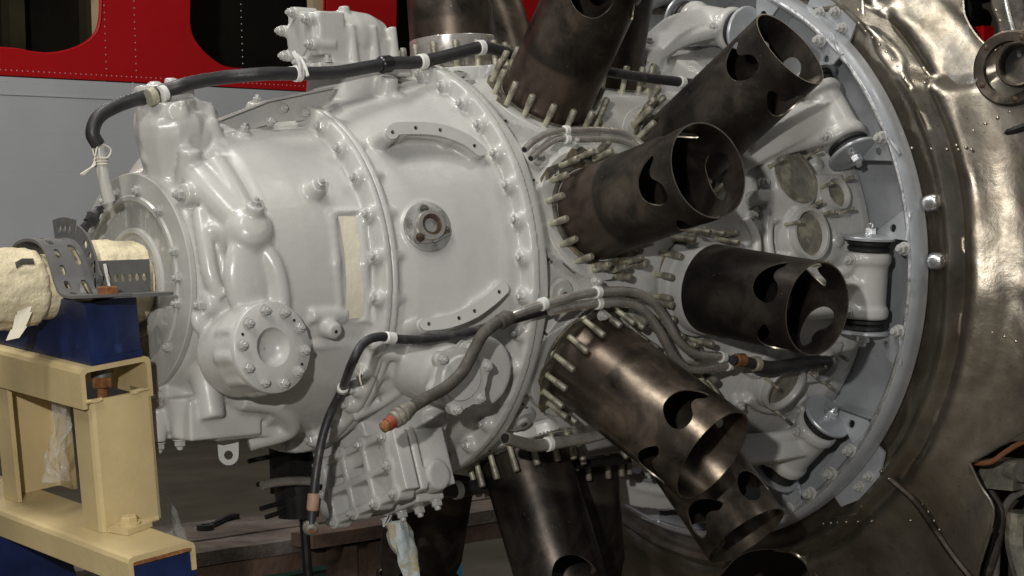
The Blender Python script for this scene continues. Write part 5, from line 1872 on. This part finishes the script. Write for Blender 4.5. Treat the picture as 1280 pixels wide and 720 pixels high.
def plank(x0, x1, y0, y1, z, t, mat, nm):
    m2 = MB()
    k = 24
    vs_ = []
    for i in range(k + 1):
        x = x0 + (x1 - x0) * i / k
        for (yy, zz) in ((y0, z - t), (y0, z), (y1, z), (y1, z - t)):
            nz = noise.noise(V((x * 5, yy * 9, zz * 3)))
            vs_.append((x, yy + .006 * nz, zz + .004 * nz))
    m2.add(vs_, [(i * 4 + a, i * 4 + (a + 1) % 4, i * 4 + 4 + (a + 1) % 4, i * 4 + 4 + a) for i in range(k) for a in range(4)] + [(3, 2, 1, 0), (k * 4, k * 4 + 1, k * 4 + 2, k * 4 + 3)])
    return m2.build(nm, mat, bn, 0)


plank(-.55, 1.05, 1.16, 1.42, -.600, .035, M['wood'], 'plank')
plank(-.55, 1.05, 1.01, 1.155, -.603, .03, M['wood'], 'plank')
plank(-.56, 1.06, 1.012, 1.04, -.634, .04, M['woodred'], 'edge_board')
plank(.20, .50, .92, 1.005, -.585, .03, M['woodred'], 'plank')
for x in (.36, -.45):
    mb = MB()
    for k, w in enumerate((.035, .03, .045, .03)):
        mb.box((x - .055 + .036 * k, .96 + .006 * (k % 2), -.885), (w, .07, .53))
    mb.build('leg', M['woodred'], bn, 0)
sw = [V(p) for p in [(0.1513, 1.2781, -0.5940), (0.1929, 1.3063, -0.5940), (0.2516, 1.3569, -0.5940), (0.2980, 1.3836, -0.5940)]]
mb = MB()
mb.tube(sw, [.008, .007, .007, .008], 8, 4)
for c, r in ((sw[0], .02), (sw[-1], .013)):
    mb.lathe(c - ez * .006, ez, [(0, r), (.012, r), (.012, r * .5), (0, r * .5)], 16, caps=False)
tag(mb.build('spanner', M['blackmetal']), 'black steel spanner lying on the weathered plank bench', 'tool')


def crate(name, label, cat, c, s, mat, fill):
    t = thing(name, label, cat, (c[0], c[1], -1.15))
    m2 = MB()
    x, y, z = s
    m2.box((c[0], c[1], -1.14), (x, y, .02))
    m2.box((c[0], c[1] - y / 2, -1.13 + z / 2), (x, .012, z))
    m2.box((c[0], c[1] + y / 2, -1.13 + z / 2), (x, .012, z))
    m2.box((c[0] - x / 2, c[1], -1.13 + z / 2), (.012, y - .014, z))
    m2.box((c[0] + x / 2, c[1], -1.13 + z / 2), (.012, y - .014, z))
    m2.build('tray', M[mat], t, 0)
    m2 = MB()
    for k in range(9):
        m2.box((c[0] + random.uniform(-.4, .4) * x, c[1] + random.uniform(-.3, .3) * y, -1.13 + z - .01 + random.uniform(0, .03)), (random.uniform(.05, .12), random.uniform(.05, .1), .03))
    m2.build('contents', M[fill], t, 0)


cA = V((1.3378, 2.5500, -0.9390))
crate('blue_crate', 'open blue crate on the floor behind the wooden bench leg, red items inside', 'crate', (cA.x + .05, 2.55), (.36, .3, 1.15 + cA.z + .0), 'crate', 'redcap')
cB = V((1.5679, 2.5500, -0.9760))
crate('blue_crate', 'open blue crate on the floor seen between bench leg and hanging barrel, white items inside', 'crate', (cB.x + .08, 2.55), (.34, .3, 1.15 + cB.z + .01), 'crate', 'clamp')
cC = V((0.9451, 2.2000, -0.8886))
mb = MB()
mb.box((cC.x, 2.2, (cC.z - 1.15) / 2), (.34, .3, abs(-1.15 - cC.z)))
mb.box((cC.x, 2.2, cC.z + .008), (.36, .32, .016))
tag(mb.build('green_box', M['green'], None, 0), 'low dark green box with a lid standing in front of the blue crate', 'box')
